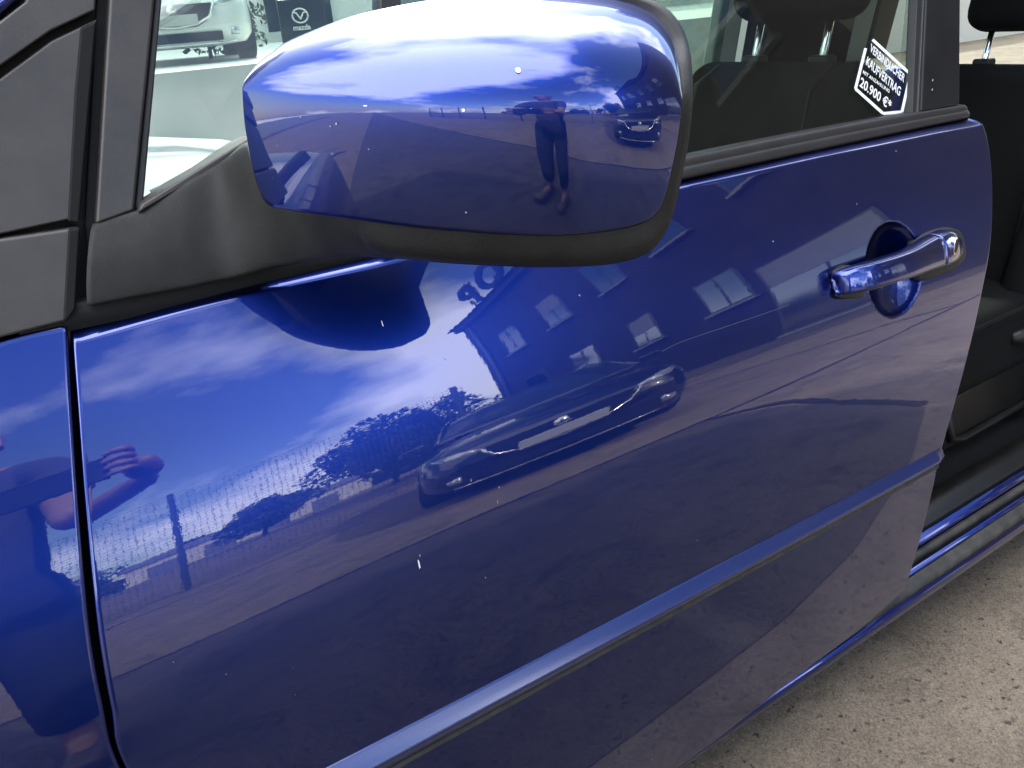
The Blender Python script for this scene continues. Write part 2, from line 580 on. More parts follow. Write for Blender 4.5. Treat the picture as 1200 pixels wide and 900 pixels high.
# ------------------------------------------------------------------ body side surface
ALPHA = [(0.10, -11), (0.20, -7.5), (0.28, -4.5), (0.38, -1.5), (0.45, 0), (0.6, 2.5), (0.7, 7), (0.76, 11.2),
         (0.80, 15.3), (0.84, 18.6), (0.88, 22.0), (0.91, 24.5), (0.97, 28), (1.05, 31)]
_z = np.linspace(0.1, 1.05, 800)
_k = np.array(ALPHA)
_a = np.interp(_z, _k[:, 0], _k[:, 1])
_a = np.convolve(np.pad(_a, 40, mode='edge'), np.ones(81) / 81, 'valid')
_y = np.concatenate([[0], np.cumsum(np.tan(np.radians((_a[1:] + _a[:-1]) / 2)) * np.diff(_z))])
_y = _y - np.interp(0.5, _z, _y) + 0.578
_c = np.polyfit(_z, _y, 9)


def S(x, z):
    # the shoulder turns further upwards towards the front wing
    x = np.asarray(x, float)
    lean = np.tan(np.radians(np.interp(x, [-0.6, -0.05, 0.1, 0.3, 0.55, 1.0], [5.2, 4.6, 3.6, 2.0, 0.9, 0.0])))
    zz = np.clip(np.asarray(z, float) - 0.58, 0, None)
    ramp = np.where(zz < 0.2, zz * zz / 0.4, zz - 0.1)
    return np.polyval(_c, z) + 0.026 * (x - 0.6) ** 2 + lean * ramp


def on_body(px, py, off=0.0):
    v = ray(px, py)
    y = 0.6
    for _ in range(40):
        P = v * (y / v[1]) + ORG
        y = float(S(P[0], P[2])) - off
    return P


Z_BELT = 0.965
Y_BELT = float(S(0.6, Z_BELT)) + 0.012
G_TAN = math.tan(R(19))


def G(x, z):
    """plane of the side windows"""
    return Y_BELT + (z - Z_BELT) * G_TAN + 0.032 * (x - 0.6) ** 2


def on_glass(px, py, off=0.0):
    v = ray(px, py)
    y = 0.68
    for _ in range(40):
        P = v * (y / v[1]) + ORG
        y = G(P[0], P[2]) - off
    return P


def strut(o, kind='structure'):
    o['kind'] = kind
    return o


# ------------------------------------------------------------------ ground
g = mesh('ground', [(-400, -400, 0), (400, -400, 0), (400, 400, 0), (-400, 400, 0)], [(0, 1, 2, 3)], 'concrete', smooth=False)
strut(g)


# darker sheet from slab joint to car: shade deepened by ground colour
pa = mesh('ground_shade_sheet', [(-200, -9.0, .004), (-9, -1.94, .004), (-3, -1.74, .004), (-0.25, -1.65, .004), (1.0, -1.71, .004), (2.40, -1.46, .004), (2.44, -1.0, .004), (2.33, -0.5, .004), (2.28, -0.08, .004), (1.9, 0.12, .004), (1.4, 0.30, .004), (1.1, 0.36, .004), (0.5, 0.42, .004), (-1.0, 0.9, .004), (-200, 9.0, .004)], [tuple(range(14))], 'ground_shaded', smooth=False)
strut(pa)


def ribbon(name, pts, w, z=0.008, material='tar', parent=None, jag=0.25):
    pts = resample(catmull([(*p, 0) for p in pts], 60), 60)
    V = []
    for i, p in enumerate(pts):
        d = pts[min(59, i + 1)] - pts[max(0, i - 1)]
        s = np.array([-d[1], d[0], 0]) / np.linalg.norm(d)
        ww = w * (1 + jag * rng.normal())
        V += [p + s * ww / 2 + [0, 0, z], p - s * ww / 2 + [0, 0, z]]
    F = [(2 * i, 2 * i + 1, 2 * i + 3, 2 * i + 2) for i in range(59)]
    return mesh(name, V, F, material, parent, smooth=False)


ribbon('slab_joint', [(-9, -1.95), (-3, -1.75), (-0.25, -1.66), (1.0, -1.72), (2.5, -1.45), (4.5, -1.3), (9, -1.2)], 0.035, parent=g)
ribbon('crack', [(2.42, -1.47), (2.5, -1.0), (2.35, -0.5), (2.3, -0.1)], 0.05, parent=g)
ribbon('slab_joint', [(-8, -5.4), (0, -5.1), (8, -5.0)], 0.04, parent=g)
ribbon('slab_joint', [(4.6, -9), (4.55, -5), (4.6, -1.3)], 0.03, parent=g)

# ------------------------------------------------------------------ the blue car
car = empty('car', (0.6, 0.6, 0), 'blue minivan seen close up at its front door, rear side door open', 'car')


def P_(o):
    return attach(o, car)


def sub(o, part):
    o.parent = part
    return o


def body_panel(name, top, bot, left, right_, U, Vv, extra=None, flange=0.03, rr=0.003):
    """Coons patch in (x, z) laid on the body side, edges rolled inwards"""
    T = resample(top, U)
    B = resample(bot, U)
    L = resample(left, Vv)
    Rr = resample(right_, Vv)
    nu, nv = len(U), len(Vv)
    rows = np.zeros((nv, nu, 2))
    for j, v in enumerate(Vv):
        for i, u in enumerate(U):
            rows[j, i] = ((1 - v) * T[i] + v * B[i] + (1 - u) * L[j] + u * Rr[j]
                          - ((1 - u) * (1 - v) * T[0] + u * (1 - v) * T[-1] + (1 - u) * v * B[0] + u * v * B[-1]))
    XZ = rows.reshape(-1, 2)
    Y = S(XZ[:, 0], XZ[:, 1])
    if extra is not None:
        Y = Y + extra(XZ[:, 0], XZ[:, 1])
    V = [np.array([x, y, z]) for (x, z), y in zip(XZ, Y)]
    F = grid_faces(nu, nv)
    loop = list(range(nu)) + [j * nu + nu - 1 for j in range(1, nv)] + [(nv - 1) * nu + i for i in range(nu - 2, -1, -1)] + [j * nu for j in range(nv - 2, 0, -1)]
    n = len(loop)
    prev = loop
    c = np.array([V[i] for i in loop])
    tang = np.roll(c, -1, 0) - np.roll(c, 1, 0)
    outw = np.stack([-tang[:, 2], np.zeros(n), tang[:, 0]], 1)
    outw /= np.linalg.norm(outw, axis=1)[:, None] + 1e-9
    ctr = c.mean(0)
    if np.mean(np.sum(outw * (c - ctr), 1)) < 0:
        outw = -outw
    for (o_, d_) in ((0.35, 0.07), (0.7, 0.28), (0.93, 0.62), (1.0, 1.0), (1.0, flange / rr)):
        base = len(V)
        for k in range(n):
            V.append(c[k] + outw[k] * rr * o_ + np.array([0, rr * d_, 0]))
        for k in range(n):
            k2 = (k + 1) % n
            F.append((prev[k], prev[k2], base + k2, base + k))
        prev = [base + k for k in range(n)]
    return mesh(name, V, F, 'blue_lacquer', None)


def xz(px, py):
    p = on_body(px, py)
    return np.array([p[0], p[2]])


# handle dish
DC = (xz(1013, 312) + xz(1081, 316)) / 2
DW = abs(xz(1081, 316)[0] - xz(1013, 312)[0]) / 2
zt, zb = xz(1045, 259)[1], xz(1047, 373)[1]
DC[1] = (zt + zb) / 2
DH = (zt - zb) / 2


def dish(x, z):
    rho = np.sqrt(((x - DC[0]) / DW) ** 2 + ((z - DC[1]) / DH) ** 2)
    t = np.clip(1 - rho ** 2.4, 0, 1)
    return 0.026 * t ** 0.7


d_top = [xz(*p) for p in ((93, 377), (200, 348), (300, 323), (430, 296))] + [xz(*p) for p in ((800, 206), (960, 172), (1100, 145), (1141, 138))]
d_right = [xz(*p) for p in ((1141, 138), (1151, 146), (1158, 170), (1162, 205), (1162.5, 245), (1159, 295), (1149, 348), (1129, 434), (1103, 527), (1091, 580), (1060, 690))]
d_bot_r = [xz(*p) for p in ((1010, 735), (930, 795), (815, 884))]
zbm = d_bot_r[-1][1]
d_bot = [np.array([0.03, zbm]), np.array([0.3, zbm])] + d_bot_r[::-1] + [xz(1060, 690)]
d_left = [xz(93, 377)] + [xz(*p) for p in ((91, 400), (97, 480), (106, 600), (120, 740), (136, 835), (152, 900))] + [np.array([-0.005, 0.45]), np.array([0.01, 0.33]), np.array([0.03, zbm])]
TOPZ = np.array(sorted([tuple(p) for p in d_top]))


def door_relief(x, z):
    # handle dish, and the shoulder rolling in under the window seal
    d = np.clip(np.interp(x, TOPZ[:, 0], TOPZ[:, 1]) - z, 0, None)
    roll = 0.030 * np.clip(1 - d / 0.013, 0, 1) ** 1.6
    return dish(x, z) + roll


d_top = catmull(d_top, 80)
d_right = catmull(d_right, 80)
d_left = catmull(d_left, 80)
d_bot = catmull(d_bot, 80)
uh = (DC[0] - 0.03) / 1.19
vh = (0.965 - DC[1]) / 0.8
EDGE = [0.0015, 0.003, 0.006, 0.994, 0.997, 0.9985]
U = np.unique(np.concatenate([EDGE, np.linspace(0, 1, 110), np.linspace(uh - 0.07, uh + 0.06, 100)]).round(5))
Vv = np.unique(np.concatenate([EDGE, np.linspace(0, 0.03, 16), np.linspace(0, 1, 90), np.linspace(max(0, vh - 0.10), vh + 0.11, 90)]).round(5))
door = P_(body_panel('front_door', d_top, d_bot, d_left, d_right, U, Vv, door_relief))

# front wing ahead of the door gap
f_right = [xz(*p) for p in ((75, 387), (80, 480), (88, 600), (101, 740), (118, 835), (138, 905))] + [np.array([-0.02, 0.45]), np.array([-0.005, 0.33]), np.array([0.012, zbm])]
f_right = catmull(f_right, 60)
f_top = catmull([np.array([-0.62, 0.905]), np.array([-0.4, 0.935]), xz(-120, 452), xz(0, 405), xz(75, 387)], 60)
f_left = catmull([np.array([-0.62, 0.905]), np.array([-0.55, 0.6]), np.array([-0.40, 0.40]), np.array([-0.36, zbm])], 60)
f_bot = catmull([np.array([-0.36, zbm]), np.array([-0.2, zbm]), np.array([0.012, zbm])], 60)
U2 = np.unique(np.concatenate([EDGE, np.linspace(0, 1, 70)]))
wing = P_(body_panel('front_wing', f_top, f_bot, f_left, f_right, U2, U2))

# dark structure behind the panel gaps
bk = []
for z in np.linspace(0.12, 0.955, 24):
    bk.append([(x, float(S(x, z)) + 0.060, z) for x in np.linspace(-0.5, 1.06, 12)])
P_(solid_grid('body_shell', bk, 'gap_black', None, (0, 0.03, 0)))

# ---- rub strip
ms = []
m_top = [on_body(*p) for p in ((330, 925), (420, 880), (580, 797), (760, 703), (900, 630), (1000, 578), (1103, 524))]
m_bot = [on_body(*p) for p in ((330, 972), (420, 921), (580, 832), (760, 733), (900, 656), (1000, 601), (1101, 544))]
zt_ = np.mean([p[2] for p in m_top])
m_top = [np.array([-0.02, 0, 0])] + m_top
m_bot = [np.array([-0.02, 0, 0])] + m_bot
m_top[0][2] = m_top[1][2]
m_bot[0][2] = m_bot[1][2]
xe = m_top[-1][0]
rings = []
tx = np.linspace(0.0, 1.0, 50)
zt_f = np.polyfit([p[0] for p in m_top], [p[2] for p in m_top], 2)
zb_f = np.polyfit([p[0] for p in m_bot], [p[2] for p in m_bot], 2)
for t in tx:
    x = 0.005 + (xe - 0.005) * t
    z1, z0 = np.polyval(zt_f, x), np.polyval(zb_f, x)
    hgt = z1 - z0
    e = 1.0 if 0.012 < t < 0.988 else 0.55
    prof = [(0.006, 0.0), (-0.0010 * e, 0.03), (-0.0060 * e, 0.26), (-0.0108 * e, 0.46), (-0.0126 * e, 0.57), (-0.0126 * e, 0.61), (-0.0116 * e, 0.65), (-0.0074 * e, 0.79), (-0.0023 * e, 0.93), (-0.0010 * e, 0.97), (0.006, 1.0)]
    rings.append([(x, float(S(x, z0 + hgt * q)) + d, z0 + hgt * q) for d, q in prof])
strip = loft('rub_strip', rings, 'strip_lacquer', None)
sub(strip, door)
gr_ = []
for t in tx:
    x = 0.01 + (xe - 0.012) * t
    z0 = np.polyval(zb_f, x)
    gr_.append([(x, float(S(x, z0 + q)) - 0.0015, z0 + q) for q in (-0.0035 - 0.0012 * rng.random(), 0.002)])
sub(mesh('grime_line', np.array(gr_).reshape(-1, 3), [(2 * i, 2 * i + 1, 2 * i + 3, 2 * i + 2) for i in range(49)], 'grime', None), door)

# ---- handle
hc = [(983, 329, 341, .008, .003), (986, 323, 346, .015, .008), (1000, 316.5, 346, .026, .011), (1020, 310.5, 342, .036, .012), (1045, 303, 334.5, .041, .0125),
      (1068, 295, 327, .041, .0125), (1082, 288.5, 322, .038, .013), (1096, 280.5, 317, .034, .014), (1105.5, 275.5, 314, .032, .014)]


def grip(name, spec, material='blue_lacquer'):
    rings = []
    cs = []
    for (px, a, b, off, dep) in spec:
        p0 = on_body(px, a, off)
        p1 = on_body(px, b, off)
        cs.append(((p0 + p1) / 2, (p0[2] - p1[2]) / 2, dep))
    C = catmull([np.concatenate([c, [h, d]]) for c, h, d in cs], 40)
    for r in C:
        ring = []
        for k in range(28):
            t = 2 * math.pi * k / 28
            ct, st = math.cos(t), math.sin(t)
            ex = 0.62
            a = math.copysign(abs(ct) ** 0.5, ct) * r[4]
            b = math.copysign(abs(st) ** ex, st) * r[3]
            ring.append(np.array([r[0], r[1] + 0.75 * r[4] - a + 0.30 * b, r[2] + b]))
        rings.append(ring)
    o = loft(name, rings, material, None)
    return sub(o, door)


grip('door_handle', hc)
grip('handle_cap', [(1107, 275, 313.5, .032, .014), (1113, 272, 311.5, .030, .014), (1120, 270, 307, .026, .013), (1126, 275, 300, .020, .008), (1128.5, 282, 293, .014, .003)])
# gaskets under both ends, key barrel
grip('handle_gasket', [(980, 325, 346, .003, .003), (984, 318, 351, .008, .006), (998, 311, 352, .010, .008), (1008, 312, 350, .004, .005), (1011, 318, 346, .0, .001)], 'rubber')
grip('handle_gasket', [(1072, 300, 325, .0, .001), (1078, 284, 331, .006, .010), (1095, 272, 327, .008, .011), (1116, 266, 318, .007, .010), (1128, 270, 306, .004, .006), (1131, 280, 298, .0, .001)], 'rubber')
kc = on_body(1120.5, 288, 0.036)
kv = [kc + np.array([0.0085 * math.cos(t) * 0.75, 0.0015 * (math.cos(t)), 0.0125 * math.sin(t)]) for t in np.linspace(0, 2 * math.pi, 24, endpoint=False)]
sub(extrude_poly('key_barrel', kv, (0, 0.008, 0), 'chrome', None, bevel=0.001), door)
kv2 = [kc + np.array([0.004 * math.cos(t) - 0.001, -0.0012, 0.0095 * math.sin(t)]) for t in np.linspace(0, 2 * math.pi, 16, endpoint=False)]
sub(extrude_poly('key_slot', kv2, (0, 0.003, 0), 'rubber', None, bevel=0), door)

# ---- chips, droppings and scuffs on the lacquer
chips = [(491, 661, 2.0, 11), (492, 651, 1.2, 3), (583, 588, 0.8, 4), (585, 571, 1.3, 2), (552, 563, 0.8, 3), (569, 677, 1.3, 2), (265, 790, 1.2, 1.2), (203, 776, 0.9, 2),
         (346, 814, 1, 1), (764, 890, 1.5, 1.2), (906, 283, 1.2, 1.2), (1004, 239, 1.2, 1), (522, 421, 1.2, 1.2), (679, 346, 1.6, 1.4), (817, 633, 1.2, 1), (1050, 177, 1.0, .8), (448, 379, .8, 6)]
for (px, py, w, h) in chips:
    c = on_body(px, py, 0.0006)
    r = 0.62e-3 * (c[0] / 0.6 + 1) * 0.55
    k = [c + np.array([w * r * math.cos(t) * random.uniform(.7, 1.2), 0, h * r * math.sin(t) * random.uniform(.7, 1.2)]) for t in np.linspace(0, 2 * math.pi, 9, endpoint=False)]
    k = [np.array([p[0], float(S(p[0], p[2])) - 0.0006, p[2]]) for p in k]
    sub(mesh('paint_chip', k, [tuple(range(9))], 'dropping' if h > 5 else 'chip_grey', None, smooth=False), door)
# long hairline scratch
sc = [on_body(*p, 0.0005) for p in ((775, 412), (800, 400), (850, 383), (900, 366), (925, 357))]
sc = resample(catmull(sc, 30), 30)
Vs = []
for p in sc:
    Vs += [p + np.array([0, 0, 0.0003]), p - np.array([0, 0, 0.0003])]
sub(mesh('scratch', Vs, [(2 * i, 2 * i + 1, 2 * i + 3, 2 * i + 2) for i in range(29)], 'scratch_grey', None), door)

# ---- belt weatherstrip
bt = []
for px, pb, pt in ((560, 262, 236), (700, 232, 206), (800, 209, 183), (900, 188, 162), (1000, 166, 143), (1080, 149, 130), (1128, 139, 122)):
    a = on_glass(px, pb, 0.0)
    b = on_glass(px, pt, 0.0)
    bt.append((a, b))
zb_b = np.polyfit([a[0] for a, b in bt], [a[2] for a, b in bt], 2)
zt_b = np.polyfit([b[0] for a, b in bt], [b[2] for a, b in bt], 2)
x_end = bt[-1][0][0] + 0.012
rings = []
for x in np.concatenate([np.linspace(0.30, x_end - 0.015, 30), [x_end - 0.006, x_end]]):
    z0, z1 = np.polyval(zb_b, x), np.polyval(zt_b, x)
    e = 1.0 if x < x_end - 0.01 else (0.75 if x < x_end - 0.003 else 0.4)
    zm = (z0 + z1) / 2
    hh = (z1 - z0) / 2 * (1.0 if e == 1 else (0.93 if e > 0.5 else 0.7))
    prof = [(0.010, -1.0), (-0.004, -1.0), (-0.010, -0.8), (-0.012, -0.3), (-0.010, 0.15), (-0.0075, 0.22), (-0.0085, 0.32), (-0.008, 0.8), (-0.004, 1.0), (0.010, 1.0)]
    rings.append([(x, G(x, zm + q * hh) + d * e, zm + q * hh) for d, q in prof])
P_(loft('belt_weatherstrip', rings, 'belt_rubber', None))
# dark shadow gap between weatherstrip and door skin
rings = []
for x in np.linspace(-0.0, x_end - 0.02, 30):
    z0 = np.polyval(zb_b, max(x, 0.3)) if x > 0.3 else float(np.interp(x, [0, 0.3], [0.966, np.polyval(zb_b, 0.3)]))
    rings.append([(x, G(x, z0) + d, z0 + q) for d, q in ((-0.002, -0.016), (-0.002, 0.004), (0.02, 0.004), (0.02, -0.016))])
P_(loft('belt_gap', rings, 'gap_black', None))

# ---- glazing and pillars in the plane of the side windows
GN = np.array([0, 0.004, 0])


def gpanel(name, poly, off, thick, material, bevel=0.0015, parent=None):
    pts = [on_glass(px, py, off) for px, py in poly]
    o = extrude_poly(name, pts, (0, thick, 0), material, None, bevel=bevel)
    return P_(o) if parent is None else sub(o, parent)


pane = gpanel('door_window', [(470, 285), (800, 200), (1078, 142), (1070, -140), (470, -140)], -0.010, 0.003, 'side_glass', 0)
gpanel('quarter_window', [(160, 250), (330, 175), (440, 130), (470, -140), (192, -140)], -0.010, 0.003, 'clear_glass', 0)
gpanel('window_divider', [(446, 300), (470, 300), (470, -140), (446, -140)], -0.004, 0.02, 'rubber')
# door window frame rising along the front pillar
gpanel('window_frame', [(112, 264), (158, 247), (182, 0), (192, -140), (136, -140), (128, 0)], 0.006, 0.03, 'trim_satin', 0.003)
gpanel('window_seal', [(157.5, 247), (168, 241), (190, 0), (200, -140), (191, -140), (181.5, 0)], 0.002, 0.03, 'rubber', 0.002)
gpanel('frame_seal', [(104, 300), (111, 263), (127, 0), (135, -140), (120, -140), (113, 20), (100, 262)], -0.006, 0.03, 'gap_black', 0.001)
# fixed corner panels ahead of the door
gpanel('corner_panel', [(-160, 330), (0, 275), (84, 257), (94, 262), (99, 200), (114, 22), (60, 48), (0, 92), (-160, 205)], 0.004, 0.03, 'trim_satin', 0.002)
gpanel('corner_panel', [(-160, 440), (0, 397), (78, 377), (90, 362), (95, 266), (0, 280), (-160, 338)], 0.005, 0.03, 'trim_satin', 0.003)
gpanel('corner_panel', [(-160, 198), (0, 78), (60, 36), (112, 12), (119, -140), (70, -140), (30, 2), (0, 25), (-160, 140)], 0.006, 0.03, 'trim_satin', 0.002)
# flat dark strips beside the pillar: shade of the fold put into colour
gpanel('pillar_fold_shade', [(79, 260), (93.5, 262), (98.5, 200), (113.5, 24), (94, 33), (87, 110)], 0.0055, 0.01, 'fold_shade', 0.002)
gpanel('pillar_fold_shade', [(74, 376), (80, 375), (89, 361), (94, 268), (80, 269)], 0.0065, 0.01, 'fold_shade', 0.002)
gpanel('corner_backing', [(-160, 450), (0, 408), (84, 388), (104, 366), (130, -140), (20, -140), (-160, 60)], -0.012, 0.02, 'gap_black', 0)
gpanel('roof_pillar', [(-200, 160), (0, 22), (26, 0), (60, -140), (-100, -140), (-200, 0)], 0.004, 0.06, 'blue_lacquer', 0.01)
# rear door-frame pillar
gpanel('pillar_cover', [(1080, 131), (1125, 123), (1126, 0), (1127, -140), (1088, -140), (1086, 0)], 0.006, 0.02, 'pillar_black', 0.003)
gpanel('glass_run', [(1069, 135), (1075, 134), (1082, 0), (1083, -140), (1074, -140), (1075, 0)], 0.001, 0.014, 'rubber', 0.001)
gpanel('glass_run', [(1075.5, 134), (1080, 132), (1086, 0), (1088, -140), (1083.5, -140), (1082.5, 0)], 0.004, 0.014, 'belt_rubber', 0.001)
for px, py in ((1093, 94), (1092.5, 105)):
    c = on_glass(px, py, 0.0068)
    k = [c + np.array([0.0011 * math.cos(t), 0, 0.0016 * math.sin(t)]) for t in np.linspace(0, 6.28, 7, endpoint=False)]
    P_(mesh('paint_chip', k, [tuple(range(7))], 'dropping', None, smooth=False))

# ---- door mirror
MN = np.array([-0.565, -0.825, 0.0])
MC = np.array([0.292, 0.418, 1.062])
MPX = 0.525e-3                    # metres per photograph pixel at the mirror
Tc = np.array([(284, 100), (287, 92), (300, 76), (320, 60), (340, 47), (400, 23), (450, 10), (520, -2), (600, -8), (690, -6), (735, 2), (765, 15), (785, 36), (795, 62), (800, 100)], float)
Bc = np.array([(284, 112), (286, 140), (291, 175), (298, 207), (305, 226), (314, 240), (340, 246.5), (400, 255), (500, 268), (600, 275), (660, 276), (720, 270), (752, 262), (768, 252), (778, 234), (787, 200), (795, 158), (800, 112)], float)
Tc = catmull(Tc, 400)
Bc = catmull(Bc, 400)
BETA_UP = np.array([(0, 3.0), (26, 19), (43, 29), (58, 38), (83, 50), (108, 62), (128, 75), (141, 82)], float)
BETA_DN = np.array([(0, 3.0), (17, -2), (77, -12), (117, -18), (137, -22), (150, -26)], float)
DELTA = np.array([(284, -50), (330, -40), (400, -28), (500, -15), (600, -5), (650, 0), (690, 12), (720, 24), (740, 29), (770, 36), (800, 48)], float)


def cum(tab, tanf):
    s = np.linspace(tab[0, 0], tab[-1, 0], 400)
    a = np.interp(s, tab[:, 0], tab[:, 1])
    a = np.convolve(np.pad(a, 12, mode='edge'), np.ones(25) / 25, 'valid')
    t = np.tan(np.radians(a))
    return s, np.concatenate([[0], np.cumsum((t[1:] + t[:-1]) / 2 * np.diff(s))])


su, cu = cum(BETA_UP, 1)
sd, cd = cum(BETA_DN, 1)
sp_, cp_ = cum(DELTA, 1)
cp0 = np.interp(650, sp_, cp_)


def ridge(px):
    return np.interp(px, [284, 330, 400, 500, 650, 740, 800], [106, 112, 119, 126, 132, 133, 128])


def top_at(px):
    return np.interp(px, Tc[:, 0], Tc[:, 1])


def cap_h(px, py):
    """depth of the mirror shell behind its foremost plane, in metres"""
    r = ridge(px)
    if py < r:
        sc_ = max((r - top_at(px)) / 141.0, 0.05)
        h = np.interp((r - py) / sc_, su, cu) * sc_
    else:
        h = -np.interp(py - r, sd, cd)
    return (h + np.interp(px, sp_, cp_) - cp0) * MPX


def on_mirror(px, py, back=0.0, h=None):
    v = ray(px, py)
    d = (cap_h(px, py) if h is None else h) + back
    t = ((MC - MN * d - ORG) @ MN) / (v @ MN)
    return ORG + v * t


nu, nv = 110, 80
rows = []
us = 0.5 - 0.5 * np.cos(np.linspace(0.0, math.pi, nu))
for j in range(nv):
    v = 0.5 - 0.5 * math.cos(math.pi * j / (nv - 1))
    row = []
    for u in us:
        px = 284 + 516 * u
        t_ = top_at(px)
        b_ = np.interp(px, Bc[:, 0], Bc[:, 1])
        py = t_ + (b_ - t_) * v
        edge = max(0.0, 1 - min(v, 1 - v) * (b_ - t_) / 4.0)
        row.append(on_mirror(px, py, 0.0018 * edge ** 2))
    rows.append(row)
rows = np.array(rows)
V = rows.reshape(-1, 3)
F = grid_faces(nu, nv)
loop = list(range(nu)) + [j * nu + nu - 1 for j in range(1, nv)] + [(nv - 1) * nu + i for i in range(nu - 2, -1, -1)] + [j * nu for j in range(nv - 2, 0, -1)]
V = list(V)
bi = len(V)
for i in loop:
    V.append(V[i] - MN * 0.012)
for k in range(len(loop)):
    k2 = (k + 1) % len(loop)
    F.append((loop[k], loop[k2], bi + k2, bi + k))
# housing behind the cap
inner = [(408, 255), (430, 258), (500, 267), (600, 274), (660, 275), (720, 269), (752, 261), (768, 251), (778, 233), (787, 199), (795, 157), (799, 112), (794, 62), (784, 36), (764, 15), (735, 3), (690, -5), (640, -7)]
outer = [(424, 280), (440, 297), (505, 307), (600, 312.5), (660, 313), (720, 309), (760, 296), (781, 270), (792, 240), (800, 203), (808, 160), (812, 108), (809, 62), (799, 31), (780, 9), (748, -5), (700, -13), (640, -9)]
inner = catmull(inner, 120)
outer = catmull(outer, 120)
rg = []
ring0, ring1, ring2, ring3, ring4 = [], [], [], [], []
for a, b in zip(inner, outer):
    h0 = cap_h(a[0], max(a[1], top_at(a[0]) + 0.5))
    mid = a * 0.45 + b * 0.55
    ring0.append(on_mirror(*a, h=h0 + 0.004))
    ring1.append(on_mirror(*mid, h=h0 + 0.0055))
    m2_ = a * 0.12 + b * 0.88
    ring2.append(on_mirror(*m2_, h=h0 + 0.011))
    ring3.append(on_mirror(*b, h=h0 + 0.020))
    ring4.append(on_mirror(*(b * 0.98 + np.array([600, 150]) * 0.02), h=h0 + 0.050))
HV = np.vstack([ring0, ring1, ring2, ring3, ring4])
HF = []
for k in range(4):
    for i in range(119):
        HF.append((k * 120 + i, k * 120 + i + 1, (k + 1) * 120 + i + 1, (k + 1) * 120 + i))
cidx = len(HV)
HV = np.vstack([HV, np.mean(ring4, axis=0)[None]])
HF += [(480 + i, 480 + i + 1, cidx) for i in range(119)] + [(480 + 119, 480, cidx)]
housing = P_(mesh('door_mirror', HV, HF, 'mirror_plastic', None))
housing['label'] = 'black lower shell of the wing mirror'
cap_o = sub(mesh('mirror_cap', V, F, 'blue_lacquer', None), housing)
cap_o['label'] = 'glossy blue cap of the wing mirror'
for (px, py, w, h) in ((607, 82, 3.6, 3.4), (543, 129, 2.2, 2.0), (394, 145, 1.2, 1.4), (387, 148, .9, .8), (546, 249, 1.3, 1.2), (352, 137, .8, .8), (428, 124, 2.5, .8), (432, 175, .8, .8)):
    c = on_mirror(px, py, -0.0008)
    tx_, ty_ = on_mirror(px + 1, py, -0.0008) - c, on_mirror(px, py + 1, -0.0008) - c
    k = [c + tx_ * w * math.cos(t) * random.uniform(.8, 1.1) + ty_ * h * math.sin(t) * random.uniform(.8, 1.1) for t in np.linspace(0, 2 * math.pi, 11, endpoint=False)]
    sub(mesh('dropping_spot', k, [tuple(range(11))], 'dropping' if w > 2 else 'chip_grey', None, smooth=False), housing)

# mirror foot: sail panel at the door running out into the arm
TT = [on_glass(*p) for p in ((108, 263, .004), (150, 250, .006), (170, 243, .008), (215, 216, .012), (260, 190, .018))]
TT += [at_y(290, 172, .675), at_y(318, 192, .645), at_y(360, 215, .605), at_y(410, 235, .568), at_y(458, 248, .542)]
BB = [on_glass(*p) for p in ((103, 359, .008), (150, 350, .009), (210, 339, .011), (270, 327, .016))]
BB += [at_y(318, 315, .662), at_y(355, 308, .636), at_y(390, 303, .606), at_y(420, 301, .580), at_y(448, 302, .558), at_y(476, 304, .540)]
TT = catmull(TT, 70)
BB = catmull(BB, 70)
rows_f = []
for t in np.linspace(0, 1, 30):
    row = []
    for k in range(70):
        w = k / 69.0
        bulge = math.sin(math.pi * t) ** 0.6 * (0.005 + 0.010 * max(0, (w - 0.4) / 0.6))
        row.append(TT[k] * (1 - t) + BB[k] * t + MN * bulge)
    rows_f.append(row)
foot = sub(solid_grid('mirror_foot', rows_f, 'mirror_plastic', None, (0.01, 0.028, 0)), housing)
gpanel('sail_trim', [(162, 250), (300, 171), (320, 162), (318, 155), (290, 163), (166, 239)], 0.012, 0.02, 'trim_satin', 0.002)
gpanel('sail_gap', [(98, 372), (104, 357), (300, 318), (470, 296), (470, 306), (300, 330)], -0.002, 0.02, 'gap_black', 0)

# ---- sticker on the pane
stick = [(1021, 46), (1067, 88), (1058, 133), (1035, 134), (1002, 105), (1014, 57)]


def on_pane(px, py):
    return on_glass(px, py, -0.0085)


def flat_strip(name, pts, wpx, material, parent):
    V, F_ = [], []
    n = len(pts)
    for i, p in enumerate(pts):
        a, b = np.array(pts[max(0, i - 1)], float), np.array(pts[min(n - 1, i + 1)], float)
        d = (b - a) / np.linalg.norm(b - a)
        s = np.array([-d[1], d[0]]) * wpx / 2
        V += [on_pane(*(np.array(p) + s)), on_pane(*(np.array(p) - s))]
    F_ = [(2 * i, 2 * i + 1, 2 * i + 3, 2 * i + 2) for i in range(n - 1)]
    return sub(mesh(name, V, F_, material, None, smooth=False), parent)


sh = [(1022.5, 46.5), (1067, 87), (1057, 131), (1035, 133), (1002.5, 104), (1014.5, 56.5)]
for a, b in zip(sh[:5], sh[1:]):
    flat_strip('sticker_border', [a, b], 3.4, 'sticker_white', pane)


